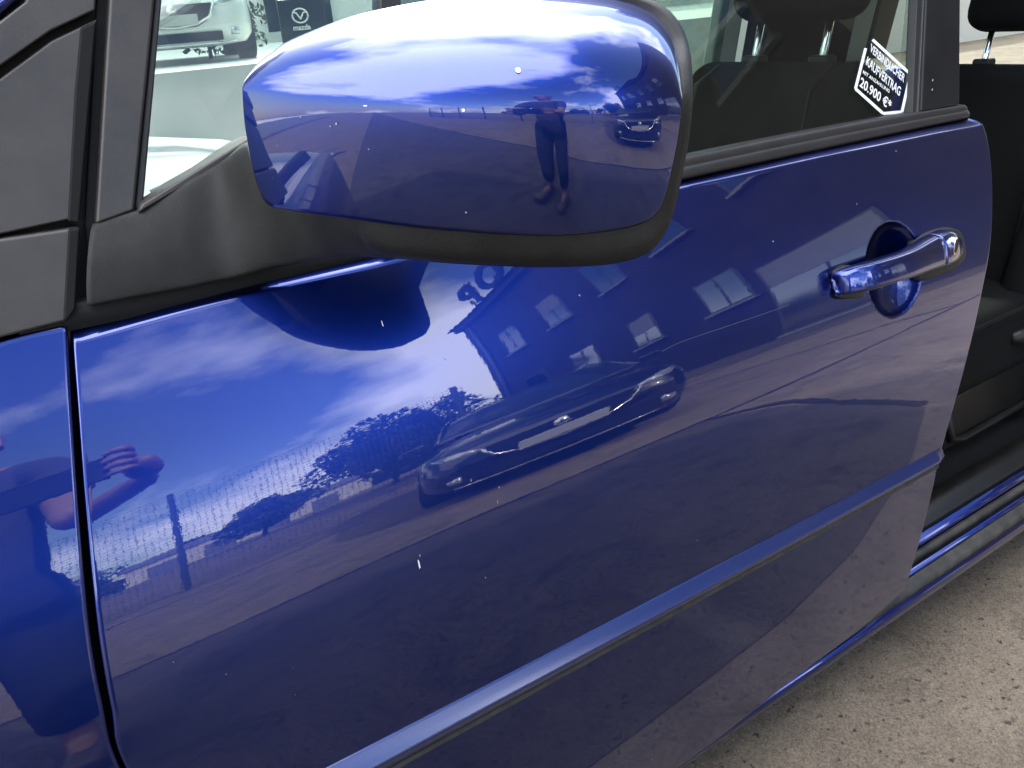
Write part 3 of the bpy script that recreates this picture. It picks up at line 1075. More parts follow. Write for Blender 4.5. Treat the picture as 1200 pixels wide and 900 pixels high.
def text_mesh(txt, bold=True):
    cu_ = bpy.data.curves.new('txt', 'FONT')
    cu_.body = txt
    cu_.size = 1.0
    cu_.resolution_u = 3
    cu_.offset = 0.018 if bold else 0.0
    ob = bpy.data.objects.new('txt', cu_)
    COL.objects.link(ob)
    dg = bpy.context.evaluated_depsgraph_get()
    dg.update()
    me = bpy.data.meshes.new_from_object(ob.evaluated_get(dg))
    bpy.data.objects.remove(ob)
    bpy.data.curves.remove(cu_)
    co = np.array([v.co[:] for v in me.vertices])
    fs = [tuple(p.vertices) for p in me.polygons]
    bpy.data.meshes.remove(me)
    co[:, :2] -= co[:, :2].min(0)
    return co, fs


def sticker_text(txt, p0, p1, hpx):
    co, fs = text_mesh(txt)
    W_, H_ = co[:, 0].max(), co[:, 1].max()
    p0, p1 = np.array(p0, float), np.array(p1, float)
    # letters keep the sticker's slant: baseline along p0-p1, uprights along the sticker's side
    upv = np.array([0.22, -0.975]) * hpx
    V = [on_pane(*(p0 + (p1 - p0) * c[0] / W_ + upv * c[1] / H_)) for c in co]
    sub(mesh('lettering', V, fs, 'sticker_white', None, smooth=False, recalc=False), pane)


sticker_text('VERBINDLICHER', (1019, 60), (1059, 97), 9.5)
sticker_text('KAUFVERTRAG', (1014.5, 76), (1054, 113), 10.5)
sticker_text('MIT ANZAHLUNG', (1011, 86), (1042, 109), 4)
sticker_text('20.900 €*', (1007, 101), (1043, 130), 12)

# ---- sill and step at the open rear door
def run(name, prof, x0, material):
    return P_(sweep_x(name, prof, x0, 2.9, material, None))


run('side_skirt', [(.624, .147), (.617, .150), (.6136, .158), (.614, .169), (.618, .175), (.66, .175), (.66, .147)], -0.6, 'blue_lacquer')
run('sill_step', [(.621, .17), (.6215, .182), (.625, .189), (.636, .196), (.638, .197), (.638, .17)], 0.5, 'sill_grey')
run('sill_channel', [(.6385, .18), (.6385, .196), (.641, .203), (.646, .205), (.650, .200), (.656, .1965), (.656, .18)], 0.5, 'blue_lacquer')
run('sill_seal', [(.6565, .18), (.6565, .203), (.660, .2085), (.667, .209), (.669, .205), (.669, .18)], 0.5, 'sill_grey')
run('inner_sill', [(.6695, .18), (.6695, .205), (.673, .217), (.680, .2225), (.686, .222), (.688, .18)], 0.5, 'blue_lacquer')
run('sill_trim', [(.6885, .18), (.6885, .222), (.693, .228), (.712, .236), (.74, .240), (.74, .18)], 0.5, 'seat_plastic')
run('under_sill', [(.70, .13), (.70, .1745), (1.9, .1745), (1.9, .13)], -0.5, 'gap_black')
run('floor_carpet', [(.7405, .18), (.7405, .236), (2.15, .236), (2.15, .18)], -0.4, 'seat_fabric')
for xs_ in np.arange(1.15, 2.4, 0.045):
    P_(box('floor_rib', xs_ - 0.4, xs_ - 0.392, 0.80, 1.0, 0.2362, 0.2385, 'rubber', None)) if False else None
sub(box('sill_stain', 1.05, 1.22, .6105, .632, .1955, .1985, 'grime', None, bevel=0.001), door) if False else None


# ---- seats
def seat(x, y, z, cushion=True):
    tilt = Matrix.Rotation(R(14), 3, 'Y')
    back = P_(rbox('seat_back', (x - 0.02, y, z - 0.29), (0.065, 0.235, 0.30), 'seat_fabric', None, bevel=0.05, rot=tilt, taper=0.88, seg=5))
    sub(rbox('headrest', (x + 0.085, y, z + 0.155), (0.048, 0.132, 0.088), 'seat_fabric', None, bevel=0.04, rot=tilt, seg=5), back)
    for s_ in (-1, 1):
        sub(tube('headrest_post', [(x + 0.035, y + s_ * 0.075, z - 0.06), (x + 0.072, y + s_ * 0.075, z + 0.10)], 0.0065, 'chrome', None, n=10), back)
        sub(rbox('post_collar', (x + 0.050, y + s_ * 0.075, z + 0.004), (0.016, 0.020, 0.010), 'seat_plastic', None, bevel=0.006), back)
        sub(rbox('side_bolster', (x - 0.105, y + s_ * 0.19, z - 0.37), (0.055, 0.05, 0.21), 'seat_fabric', None, bevel=0.045, rot=tilt), back)
    for s_ in (-1, 1):
        sub(tube('seam', [(x + 0.012, y + s_ * 0.125, z - 0.002), (x - 0.045, y + s_ * 0.13, z - 0.03), (x - 0.10, y + s_ * 0.14, z - 0.22), (x - 0.145, y + s_ * 0.14, z - 0.44)], 0.004, 'seat_plastic', None, n=6), back)
    if cushion:
        sub(rbox('seat_cushion', (x - 0.36, y, z - 0.505), (0.28, 0.245, 0.080), 'seat_fabric', None, bevel=0.05), back)
    return back


seat(1.235, 1.06, 1.025)
seat(1.235, 1.76, 1.025)
rear = seat(1.94, 1.015, 0.955)
# plastic base and side valance of the rear seat
sub(rbox('seat_base', (1.74, 1.0, 0.305), (0.34, 0.185, 0.068), 'seat_plastic', None, bevel=0.03), rear)
pts = [(1.46, .37), (1.50, .255), (1.60, .245), (1.98, .25), (2.02, .33), (2.0, .40), (1.75, .415)]
sub(extrude_poly('seat_valance', [(x_, 0.79, z_) for x_, z_ in pts], (0, 0.03, 0), 'seat_plastic', None, bevel=0.012, seg=4), rear)
sub(tube('valance_rib', [(1.49, .788, .36), (1.52, .786, .285), (1.56, .785, .272), (1.80, .785, .275), (1.86, .786, .30), (1.92, .787, .385)], 0.009, 'seat_plastic', None), rear)
sub(tube('recliner_lever', [(1.86, .775, .50), (1.80, .768, .475), (1.70, .768, .468), (1.66, .772, .472)], [.016, .02, .018, .012], 'seat_plastic', None, n=12), rear)
sub(tube('cushion_piping', [(1.33, .772, .51), (1.45, .768, .53), (1.70, .768, .53), (1.84, .77, .54)], 0.006, 'seat_fabric', None), rear)
sub(tube('belt_buckle_strap', [(1.93, .79, .46), (1.90, .775, .60), (1.93, .775, .74)], 0.008, 'seat_plastic', None), rear)

# ---- driver's side belt, floor mat edge, rear pillar area
P_(rbox('centre_console', (0.75, 1.40, 0.42), (0.55, 0.11, 0.20), 'seat_plastic', None, bevel=0.04))
# ---- dashboard
dash = []
for x_, zz in ((0.62, .62), (0.60, .80), (0.52, .925), (0.35, .955), (0.15, .955), (-0.05, .935), (-0.25, .90)):
    dash.append([(x_, y_, zz + 0.012 * math.sin((y_ - .7) * 2.2)) for y_ in np.linspace(0.74, 2.05, 14)])
P_(solid_grid('dashboard', dash, 'dash_grey', None, (-0.02, 0, -0.05)))
bin_ = []
for t in np.linspace(0, math.pi, 14):
    bin_.append([(x_, 1.05 - 0.20 * math.cos(t), 0.955 + h_ * math.sin(t)) for x_, h_ in ((0.20, .02), (0.30, .075), (0.44, .10), (0.50, .085))])
P_(solid_grid('instrument_hood', bin_, 'seat_plastic', None, (0, 0, -0.012)))
sw = []
cw = np.array([0.66, 1.06, 0.86])
axw = np.array([math.cos(R(25)), 0, math.sin(R(25))])
e2 = np.array([-axw[2], 0, axw[0]])
for t in np.linspace(0, 2 * math.pi, 41):
    sw.append(cw + 0.18 * (math.cos(t) * np.array([0, 1, 0]) + math.sin(t) * e2))
P_(tube('steering_wheel', sw, 0.015, 'seat_plastic', None, n=8, cap=False))

# ---- the rest of the shell: bonnet, windscreen, roof, far side
YF = 2.26
bon = []
for x_ in np.linspace(-1.35, -0.10, 16):
    zt2 = 0.79 + 0.20 * math.sin((x_ + 1.35) / 1.25 * math.pi / 2)
    bon.append([(x_, y_, zt2 - 0.10 * abs((y_ - 1.46) / 0.78) ** 3.0 + 0.02) for y_ in np.linspace(0.70, 2.22, 22)])
P_(solid_grid('bonnet', bon, 'blue_lacquer', None, (0, 0, -0.012)))
ws = []
for t in np.linspace(0, 1, 8):
    ws.append([(-0.32 + 1.22 * t + 0.10 * ((y_ - 1.46) / 0.7) ** 2, y_, 0.975 + 0.55 * t) for y_ in np.linspace(0.80 + 0.08 * t, 2.12 - 0.08 * t, 12)])
P_(solid_grid('windscreen', ws, 'clear_glass', None, (0.0, 0, -0.004)))
rf = []
for x_ in np.linspace(0.85, 3.1, 14):
    zc_ = 1.545 + 0.04 * math.sin((x_ - 0.85) / 2.25 * math.pi)
    rf.append([(x_, y_, zc_ - 0.10 * abs((y_ - 1.46) / 0.60) ** 4) for y_ in np.linspace(0.86, 2.06, 16)])
P_(solid_grid('roof', rf, 'blue_lacquer', None, (0, 0, -0.02)))
P_(solid_grid('roof_lining', np.array(rf) + [0, 0, -0.03], 'interior_grey', None, (0, 0, -0.01)))
# far side: door cards, window openings, pillars
P_(box('far_door_card', -0.10, 3.05, YF - 0.14, YF - 0.08, 0.24, 0.865, 'seat_plastic', None, bevel=0.02))
P_(box('far_body_side', -1.3, 3.1, YF - 0.0795, YF, 0.18, 0.87, 'blue_lacquer', None, bevel=0.02))


def far_pillar(name, xa, xb, wa, wb, material, za=0.90, zb=1.50):
    ya, yb = YF - 0.08, YF - 0.26
    pts = [(xa, ya, za), (xa + wa, ya, za), (xb + wb, yb, zb), (xb, yb, zb)]
    P_(extrude_poly(name, pts, (0, 0.05, 0.0), material, None, bevel=0.012))


far_pillar('far_front_pillar', -0.22, 0.86, 0.10, 0.10, 'black_plastic')
far_pillar('far_centre_pillar', 1.12, 1.16, 0.10, 0.09, 'interior_grey')
far_pillar('far_rear_pillar', 2.25, 2.2, 0.12, 0.10, 'interior_grey')
far_pillar('far_tail_pillar', 2.90, 2.80, 0.20, 0.22, 'interior_grey', za=0.86)
far_pillar('far_tail_trim', 3.11, 3.03, 0.13, 0.13, 'black_plastic', za=0.86)
P_(extrude_poly('far_window', [(-0.1, YF - 0.105, .86), (2.25, YF - 0.105, .86), (2.2, YF - 0.285, 1.5), (0.88, YF - 0.285, 1.5)], (0, 0.003, 0), 'side_glass', None, bevel=0))
P_(extrude_poly('privacy_window', [(2.36, YF - 0.105, .86), (2.95, YF - 0.105, .86), (2.85, YF - 0.285, 1.5), (2.30, YF - 0.285, 1.5)], (0, 0.003, 0), 'privacy_glass', None, bevel=0))
P_(box('tailgate', 3.26, 3.32, 0.72, 2.2, 0.25, 0.82, 'blue_lacquer', None, bevel=0.02))
P_(extrude_poly('rear_window', [(3.28, 0.78, .82), (3.28, 2.14, .82), (3.12, 2.04, 1.5), (3.12, 0.88, 1.5)], (0.003, 0, 0), 'clear_glass', None, bevel=0))
# near roof rail above the open doorway and the near body behind the doorway
P_(tube('roof_rail', [(0.9, .845, 1.475), (1.5, .86, 1.50), (2.4, .86, 1.50), (3.0, .88, 1.48)], 0.035, 'blue_lacquer', None, n=10))
P_(rbox('near_rear_quarter', (2.86, 0.68, 0.56), (0.22, 0.05, 0.40), 'blue_lacquer', None, bevel=0.03))
P_(rbox('near_rear_pillar', (2.82, 0.76, 1.22), (0.10, 0.03, 0.30), 'pillar_black', None, bevel=0.02))
P_(rbox('door_inner_panel', (0.58, 0.745, 0.60), (0.44, 0.03, 0.33), 'seat_plastic', None, bevel=0.03))

# road wheels under the body
for x_ in (-0.62, 2.12):
    w_ = P_(tube('wheel', [(x_, .66, .315), (x_, .67, .315), (x_, .86, .315)], [.30, .315, .315], 'tyre', None, n=40))
for x_ in (-0.62, 2.12):
    P_(tube('wheel', [(x_, 2.05, .315), (x_, 2.23, .315)], .315, 'tyre', None, n=40))

# ------------------------------------------------------------------ other cars
def loft_car(name, loc, rz, paint, label, front_detail, group=None, scale=1.0):
    """car with nose at +Y of its own frame, front bumper at the origin"""
    t = empty(name, loc, label, 'car', group)
    t.rotation_euler = (0, 0, rz)
    t.scale = (scale,) * 3

    def add(o):
        o.parent = t
        return o
    # y back from nose, half width, bottom z, shoulder z, top z
    st = [(0.00, .62, .30, .52, .60), (-.06, .74, .22, .58, .68), (-.20, .83, .18, .64, .76), (-.50, .89, .18, .72, .85), (-1.0, .91, .20, .78, .93), (-1.45, .915, .20, .82, .97),
          (-2.4, .92, .20, .84, .97), (-3.4, .91, .22, .86, .98), (-4.0, .88, .26, .86, .98), (-4.35, .82, .32, .80, .95), (-4.45, .72, .40, .70, .86)]
    st = catmull(st, 44)
    rings = []
    for (y_, w, zb_, zs, zt_) in st:
        half = [(0.0, zb_), (.55 * w, zb_), (.90 * w, zb_ + .03), (.985 * w, zb_ + .12), (w, (zb_ + zs) / 2), (.985 * w, zs - .03), (.94 * w, zs + .25 * (zt_ - zs)), (.80 * w, zs + .66 * (zt_ - zs)), (.5 * w, zt_ - .012), (0.0, zt_)]
        ring = [(x_, y_, z_) for x_, z_ in half] + [(-x_, y_, z_) for x_, z_ in half[-2:0:-1]]
        rings.append(ring)
    add(loft('body', rings, paint, None))
    gh = [(-1.20, .72, .95, .955), (-1.45, .75, .94, 1.08), (-1.85, .74, .94, 1.30), (-2.15, .71, .94, 1.395), (-2.6, .70, .94, 1.43), (-3.2, .69, .94, 1.41), (-3.7, .67, .94, 1.30), (-4.15, .64, .94, 1.05), (-4.3, .62, .94, .955)]
    gh = catmull(gh, 30)
    rings = []
    for (y_, w, zb_, zt_) in gh:
        k = (zt_ - zb_) / 0.5
        half = [(0.0, zb_), (w * 1.08, zb_), (w * (1.08 - .20 * k * .9), zb_ + (zt_ - zb_) * .78), (w * (1.02 - .26 * k), zb_ + (zt_ - zb_) * .93), (w * .5, zt_ - .008 * k), (0.0, zt_)]
        rings.append([(x_, y_, z_) for x_, z_ in half] + [(-x_, y_, z_) for x_, z_ in half[-2:0:-1]])
    add(loft('window_glass', rings, 'pane_dark', None))
    # roof skin over the glass
    rr_ = []
    for (y_, w, zb_, zt_) in gh[9:22]:
        k = (zt_ - zb_) / 0.5
        rr_.append([(w * q * (1.0 - .2 * k), y_, zt_ + .006 - .035 * abs(q) ** 4) for q in np.linspace(-1, 1, 11)])
    add(solid_grid('roof', rr_, paint, None, (0, 0, -.01)))
    for s_ in (-1, 1):
        add(tube('front_pillar', [(s_ * .80, -1.25, .955), (s_ * .70, -1.85, 1.27), (s_ * .60, -2.2, 1.385)], .03, paint, None))
        add(rbox('wing_mirror', (s_ * .99, -1.52, 1.02), (.10, .055, .065), paint, None, bevel=.03))
        for y_ in (-.88, -3.55):
            w_ = add(tube('wheel', [(s_ * .915, y_, .32), (s_ * .90, y_, .32), (s_ * .70, y_, .32)], [.29, .32, .32], 'tyre', None, n=28))
            rim = tube('rim', [(s_ * .922, y_, .32), (s_ * .905, y_, .32)], [.18, .22], 'alloy', None, n=20)
            rim.parent = w_
        # headlamp: almond shape with a bright rim
        al = [(s_ * (.44 + .34 * u), -.035 - .26 * u ** 1.7, .655 + .07 * u + (.045 + .02 * u) * math.sin(2 * math.pi * q) * 1.0) for q, u in [(k / 20, .5 - .5 * math.cos(2 * math.pi * k / 20)) for k in range(20)]]
        lamp = add(tube('headlamp', [(s_ * .46, -.045, .625), (s_ * .56, -.07, .635), (s_ * .68, -.15, .655), (s_ * .79, -.31, .70)], [.030, .055, .06, .02], 'lamp_glass', None, n=12))
        rim_ = tube('lamp_rim', [(s_ * .43, -.015, .575), (s_ * .58, -.045, .565), (s_ * .72, -.14, .59), (s_ * .82, -.30, .66)], .012, 'chrome', None, n=6)
        rim_.parent = lamp
        add(tube('fog_lamp', [(s_ * .60, -.01, .33), (s_ * .68, -.06, .33)], .045, 'lamp_glass', None, n=10))
        add(rbox('tail_lamp', (s_ * .66, -4.40, .80), (.14, .05, .06), 'red_lamp', None, bevel=.02))
    # grille with bright wing, number plate, lower intake
    add(extrude_poly('grille', [(-.44, .02, .64), (.44, .02, .64), (.36, .03, .46), (.24, .035, .40), (-.24, .035, .40), (-.36, .03, .46)], (0, -.06, 0), 'gap_black', None, bevel=.01))
    add(tube('grille_wing', [(-.46, .025, .63), (-.40, .04, .50), (-.24, .05, .425), (0, .055, .40), (.24, .05, .425), (.40, .04, .50), (.46, .025, .63)], .014, 'chrome', None, n=8))
    add(rbox('number_plate', (0, .062, .475), (.26, .008, .056), 'plate', None, bevel=.004))
    add(rbox('lower_intake', (0, .0, .29), (.50, .035, .05), 'gap_black', None, bevel=.015))
    add(tube('bumper_lip', [(-.66, -.02, .225), (-.4, .02, .215), (0, .03, .21), (.4, .02, .215), (.66, -.02, .225)], .012, 'chrome', None, n=6))
    add(tube('badge', [(0, .045, .585), (0, .055, .585)], .055, 'chrome', None, n=20))
    return t


loft_car('parked_car', (2.05, -2.3, 0), R(22), 'black_lacquer', 'black parked car facing the blue door, seen only as a reflection in it', True)
loft_car('parked_car', (2.45, 10.6, 0.85), R(168), 'white_lacquer', 'white car parked beyond the quarter window, front towards us', True, scale=1.0)

# ------------------------------------------------------------------ beyond the far windows
bw = empty('showroom_building', (0, 24, 0), 'white flat-fronted building in the glare beyond the car windows', 'building')


def child(o, t):
    o.parent = t
    o.matrix_parent_inverse = Matrix.Translation(-t.location)
    return o


child(box('wall', 6, 60, 23, 34, 0, 7, 'render_white', None), bw)
child(box('side_wing', -30, 5.99, 28, 34, 0, 5, 'render_white', None), bw)
child(box('grey_wall', 11.5, 16.5, 22.9, 23.05, 0, 6.8, 'render_grey', None), bw)
for x_ in (7.5, 18, 21, 24, 27, 33, 39):
    w_ = child(box('window_frame', x_, x_ + 2, 22.92, 23.02, 1.0, 3.0, 'frame_white', None), bw)
    o = box('pane', x_ + .1, x_ + 1.9, 22.90, 22.93, 1.1, 2.9, 'pane_dark', None)
    o.parent = w_

# raised forecourt beyond the car
fc = box('raised_forecourt', -40, 60, 9.0, 60, 0.0, 0.85, 'render_white', None)
strut(fc)
# sign panel with a winged ring emblem
sg = empty('sign_panel', (4.6, 12.4, 0.85), 'small black sign with white winged ring emblem, seen through the quarter window', 'sign')
child(box('board', 4.30, 4.98, 12.4, 12.46, 0.90, 1.52, 'sign_black', None, bevel=0.01), sg)
child(box('stand', 4.55, 4.70, 12.42, 12.45, 0.84, 0.91, 'sign_black', None), sg)
ex, ez = 4.60, 1.305
child(tube('emblem_ring', [(ex + .115 * math.cos(t), 12.39, ez + .092 * math.sin(t)) for t in np.linspace(0, 2 * math.pi, 33)], .012, 'sticker_white', None, n=6, cap=False), sg)
child(tube('emblem_wing', [(ex - .10, 12.388, ez + .045), (ex - .05, 12.388, ez + .035), (ex - .015, 12.388, ez - .02), (ex, 12.388, ez - .045), (ex + .015, 12.388, ez - .02), (ex + .05, 12.388, ez + .035), (ex + .10, 12.388, ez + .045)], .012, 'sticker_white', None, n=6), sg)
co, fs = text_mesh('mazda')
k_ = 0.26 / co[:, 0].max()
child(mesh('lettering', [(ex - .13 + c[0] * k_, 12.39, ez - .19 + c[1] * k_) for c in co], fs, 'sticker_white', None, smooth=False, recalc=False), sg)


def leafy(name, loc, h, rx, rz, label, n=2600, leaf=0.28, trunk=0.12, bottom=0.25, group=None):
    t = empty(name, loc, label, 'tree' if h > 2.5 else 'shrub', group)
    x0, y0, z0 = loc
    r = np.random.default_rng(int(abs(x0 * 31 + y0 * 17)) + 5)
    tr = tube('trunk', [(x0, y0, z0), (x0 + .05 * h * .2, y0, z0 + h * .35), (x0 - .02 * h, y0 + .02 * h, z0 + h * .7)], [trunk, trunk * .75, trunk * .3], 'bark', None, n=8)
    child(tr, t)
    for k in range(4):
        a = k * 1.7
        lm = tube('limb', [(x0, y0, z0 + h * (.3 + .07 * k)), (x0 + math.cos(a) * rx * .5, y0 + math.sin(a) * rx * .5, z0 + h * (.5 + .08 * k))], [trunk * .4, trunk * .12], 'bark', None, n=6)
        lm.parent = tr
    cl = [(r.normal(0, .42, 3) * [rx, rx, rz], r.uniform(.22, .42)) for _ in range(46)]
    V, F_ = [], []
    for q in range(n):
        c, s_ = cl[r.integers(len(cl))]
        d = r.normal(size=3)
        d /= np.linalg.norm(d)
        p = np.array([x0, y0, z0 + h - rz]) + c + d * s_ * np.array([rx, rx, rz]) * r.uniform(.5, 1) ** .5
        p[2] = max(p[2], z0 + bottom)
        a, b = r.normal(size=3), r.normal(size=3)
        a /= np.linalg.norm(a)
        b -= a * (a @ b)
        b /= np.linalg.norm(b)
        l_ = leaf * r.uniform(.5, 1.1)
        i0 = len(V)
        V += [p - a * l_, p + b * l_ * .45, p + a * l_, p - b * l_ * .45]
        F_.append((i0, i0 + 1, i0 + 2, i0 + 3))
    child(mesh('crown', V, F_, 'leaf', None, smooth=False, recalc=False), t)
    return t


leafy('shrub', (3.3, 12.6, 0.85), 1.0, .5, .45, 'dark rounded shrub beside the white car in the glare', n=900, leaf=.06, trunk=.03, bottom=.1)
leafy('shrub', (4.0, 13.6, 0.85), .75, .45, .35, 'low shrub by the black emblem sign in the glare', n=700, leaf=.06, trunk=.03, bottom=.05)

# ------------------------------------------------------------------ behind the camera: what the lacquer reflects
bb = empty('brick_building', (8, -10, 0), 'dark brick building reflected in the right half of the blue door', 'building')
XW = 8.6
child(box('wall', XW, 18, -16.8, 1.2, 0, 9.0, 'brick_dark', None), bb)
rv = [(XW - .35, -17.1, 9.0), (XW - .35, 1.5, 9.0), (18.3, 1.5, 9.0), (18.3, -17.1, 9.0), (13.3, -17.1, 11.0), (13.3, 1.5, 11.0)]
child(mesh('roof', rv, [(0, 1, 5, 4), (2, 3, 4, 5), (0, 4, 3), (1, 2, 5), (0, 3, 2, 1)], 'roof_tile', None, smooth=False), bb)


def bwin(y0, y1, z0, z1, blind=0.0):
    w_ = child(box('window', XW - .04, XW + .02, y0, y1, z0, z1, 'frame_grey', None), bb)
    for k in range(2):
        a = y0 + .07 + k * (y1 - y0 - .07) / 2
        o = box('pane', XW - .052, XW - .03, a, a + (y1 - y0 - .07) / 2 - .07, z0 + .07, z1 - .07 - blind * (z1 - z0), 'pane_sky', None)
        o.parent = w_
    if blind:
        o = box('blind', XW - .050, XW - .03, y0 + .08, y1 - .08, z1 - .06 - blind * (z1 - z0), z1 - .06, 'render_grey', None)
        o.parent = w_
    o = box('sill', XW - .14, XW + .01, y0 - .06, y1 + .06, z0 - .08, z0 - .002, 'render_grey', None)
    o.parent = w_


for k, yc in enumerate((-14.6, -12.2, -9.8, -7.4, -5.0)):
    bwin(yc - .55, yc + .55, 5.35, 6.95, .45 if k % 3 == 1 else 0)
for k, yc in enumerate((-14.6, -12.2, -9.8, -7.4)):
    bwin(yc - .55, yc + .55, 2.0, 3.4, .5 if k == 2 else 0)
bwin(-6.6, -4.2, .1, 2.9, .3)
child(box('cornice', XW - .22, XW - .001, -16.9, 1.25, 8.68, 8.98, 'brick_dark', None), bb)
child(tube('drainpipe', [(XW - .07, -16.2, 0), (XW - .07, -16.2, 8.6)], .06, 'galvanised', None, n=8), bb)
ra = empty('roof_sign', (XW, -14, 9.0), 'two bold dark letters standing above the brick building roof edge', 'sign')
for ch, yy in (('O', -12.2), ('P', -14.1)):
    co, fs = text_mesh(ch)
    k_ = 1.45 / co[:, 1].max()
    vv = [(XW - .3, yy - c[0] * k_, 9.08 + c[1] * k_) for c in co]
    V = vv + [(x_ + .12, y_, z_) for x_, y_, z_ in vv]
    me_f = list(fs) + [tuple(i + len(vv) for i in reversed(f)) for f in fs]
    child(mesh('letter', V, me_f, 'sign_dark', None, smooth=False, recalc=False), ra)
    child(box('letter_post', XW - .2, XW - .15, yy - .7, yy - .6, 8.95, 9.6, 'sign_dark', None), ra)

# mesh fence
fn = empty('mesh_fence', (0, -6.2, 0), 'tall wire mesh fence with steel posts reflected at lower left of the door', 'fence')
for x_ in np.arange(-17.9, 4.0, 3.0):
    child(box('post', x_ - .035, x_ + .035, -6.24, -6.17, 0, 2.45, 'fence_wire', None), fn)
V, F_ = [], []
for x_ in np.arange(-18, 3.2, .06):
    v, f = box_vf(x_ - .0022, x_ + .0022, -6.162, -6.156, .05, 2.35)
    F_ += [tuple(i + len(V) for i in q) for q in f]
    V += v
for z_ in np.arange(.05, 2.4, .06):
    v, f = box_vf(-18, 3.2, -6.156, -6.150, z_ - .0022, z_ + .0022)
    F_ += [tuple(i + len(V) for i in q) for q in f]
    V += v
wm = child(mesh('wire_mesh', V, F_, 'fence_wire', None, smooth=False), fn)
wm['kind'] = 'stuff'

# trees, hall, far hedge
leafy('tree', (6.2, -21, 0), 5.2, 2.3, 2.1, 'full leafy tree reflected left of the brick building corner', n=16000, leaf=.15, group='trees behind the fence')
leafy('tree', (9.6, -27, 0), 6.0, 2.6, 2.4, 'taller tree half hidden by the brick building in the reflection', n=9000, leaf=.18, group='trees behind the fence')
leafy('tree', (3.2, -30, 0), 3.6, 1.9, 1.4, 'low tree between the pale hall and the leafy tree', n=9000, leaf=.15, group='trees behind the fence')
leafy('tree', (-4.5, -30, 0), 3.8, 2.6, 1.5, 'broad low tree left of the pale hall in the reflection', n=9000, leaf=.16, group='trees behind the fence')
leafy('tree', (-10, -34, 0), 4.6, 3.0, 1.8, 'leftmost broad tree in the door reflection', n=9000, leaf=.18, group='trees behind the fence')
leafy('tree', (20, -60, 0), 6.5, 4.2, 2.6, 'far tree seen over the fence in the mirror cap', n=2500, leaf=.35, group='trees behind the fence')
hl = empty('long_hall', (0, -62, 0), 'long cream hall with a dark roof reflected behind the fence', 'building')
child(box('wall', -3.5, 15, -70, -60, 0, 3.4, 'hall_cream', None), hl)
child(mesh('roof', [(-4, -59.5, 3.4), (15.5, -59.5, 3.4), (15.5, -70.5, 3.4), (-4, -70.5, 3.4), (-4, -65, 4.6), (15.5, -65, 4.6)], [(0, 1, 5, 4), (2, 3, 4, 5), (0, 4, 3), (1, 2, 5), (0, 3, 2, 1)], 'hall_roof', None, smooth=False), hl)
for x_ in (-2, 2, 6, 10):
    child(box('door', x_, x_ + 2.2, -60.03, -59.98, 0, 2.4, 'hall_roof', None), hl)
hd_ = []
V, F_ = [], []
for q in range(26000):
    x_ = rng.uniform(-90, 60)
    p = np.array([x_, rng.uniform(-84, -78), rng.uniform(0, 1) ** .7 * (4.5 + 1.6 * math.sin(x_ * .23) + 1.1 * math.sin(x_ * .71 + 1))])
    a, b = rng.normal(size=3), rng.normal(size=3)
    a /= np.linalg.norm(a)
    b /= np.linalg.norm(b)
    i0 = len(V)
    V += [p - a * .6, p + b * .35, p + a * .6, p - b * .35]
    F_.append((i0, i0 + 1, i0 + 2, i0 + 3))
hdg = mesh('far_hedge', V, F_, 'leaf', None, smooth=False, recalc=False)
tag(hdg, 'far hedge and wood along the horizon in the reflections', 'hedge')
hdg['kind'] = 'stuff'

# ------------------------------------------------------------------ the photographer
def skin(name, joints, edges, root, material, parent=None, subd=2):
    me = bpy.data.meshes.new(name)
    names = list(joints)
    me.from_pydata([joints[n][0] for n in names], [(names.index(a), names.index(b)) for a, b in edges], [])
    o = bpy.data.objects.new(name, me)
    COL.objects.link(o)
    o.modifiers.new('skin', 'SKIN').use_smooth_shade = True
    sv = me.skin_vertices[0].data
    for i, n in enumerate(names):
        r = joints[n][1]
        sv[i].radius = r if isinstance(r, tuple) else (r, r)
        sv[i].use_root = (n == root)
    s_ = o.modifiers.new('sub', 'SUBSURF')
    s_.levels = s_.render_levels = subd
    me.materials.append(MATS[material])
    o.parent = parent
    return o


PX, PY = -0.34, -0.60
J = {'pelvis': ((PX, PY, .98), (.155, .115)), 'waist': ((PX, PY, 1.10), (.150, .110)), 'chest': ((PX, PY + .01, 1.28), (.165, .120)), 'neckb': ((PX, PY, 1.46), (.085, .07)),
     'neck': ((PX, PY + .02, 1.53), (.055, .055)), 'headl': ((PX, PY + .045, 1.60), (.072, .085)), 'headm': ((PX, PY + .045, 1.67), (.078, .097)), 'headt': ((PX, PY + .03, 1.745), (.055, .065))}
Ed = [('pelvis', 'waist'), ('waist', 'chest'), ('chest', 'neckb'), ('neckb', 'neck'), ('neck', 'headl'), ('headl', 'headm'), ('headm', 'headt')]
hand_at = {1: (.012, -.058, 1.125), -1: (-.193, -.058, 1.125)}
for s_, nm in ((1, 'r'), (-1, 'l')):
    hx, hy, hz = hand_at[s_]
    J['sh' + nm] = ((PX + s_ * .19, PY, 1.43), .068)
    J['el' + nm] = ((PX + s_ * .225, PY + .19, 1.10), .045)
    J['wr' + nm] = ((hx + s_ * .035, hy - .07, hz - .035), .029)
    J['hp' + nm] = ((PX + s_ * .095, PY, .92), (.095, .10))
    J['kn' + nm] = ((PX + s_ * .115, PY + .02, .50), .062)
    J['an' + nm] = ((PX + s_ * .125, PY - .02, .09), .040)
    J['to' + nm] = ((PX + s_ * .15, PY + .15, .035), (.036, .028))
    Ed += [('neckb', 'sh' + nm), ('sh' + nm, 'el' + nm), ('el' + nm, 'wr' + nm), ('pelvis', 'hp' + nm), ('hp' + nm, 'kn' + nm), ('kn' + nm, 'an' + nm), ('an' + nm, 'to' + nm)]
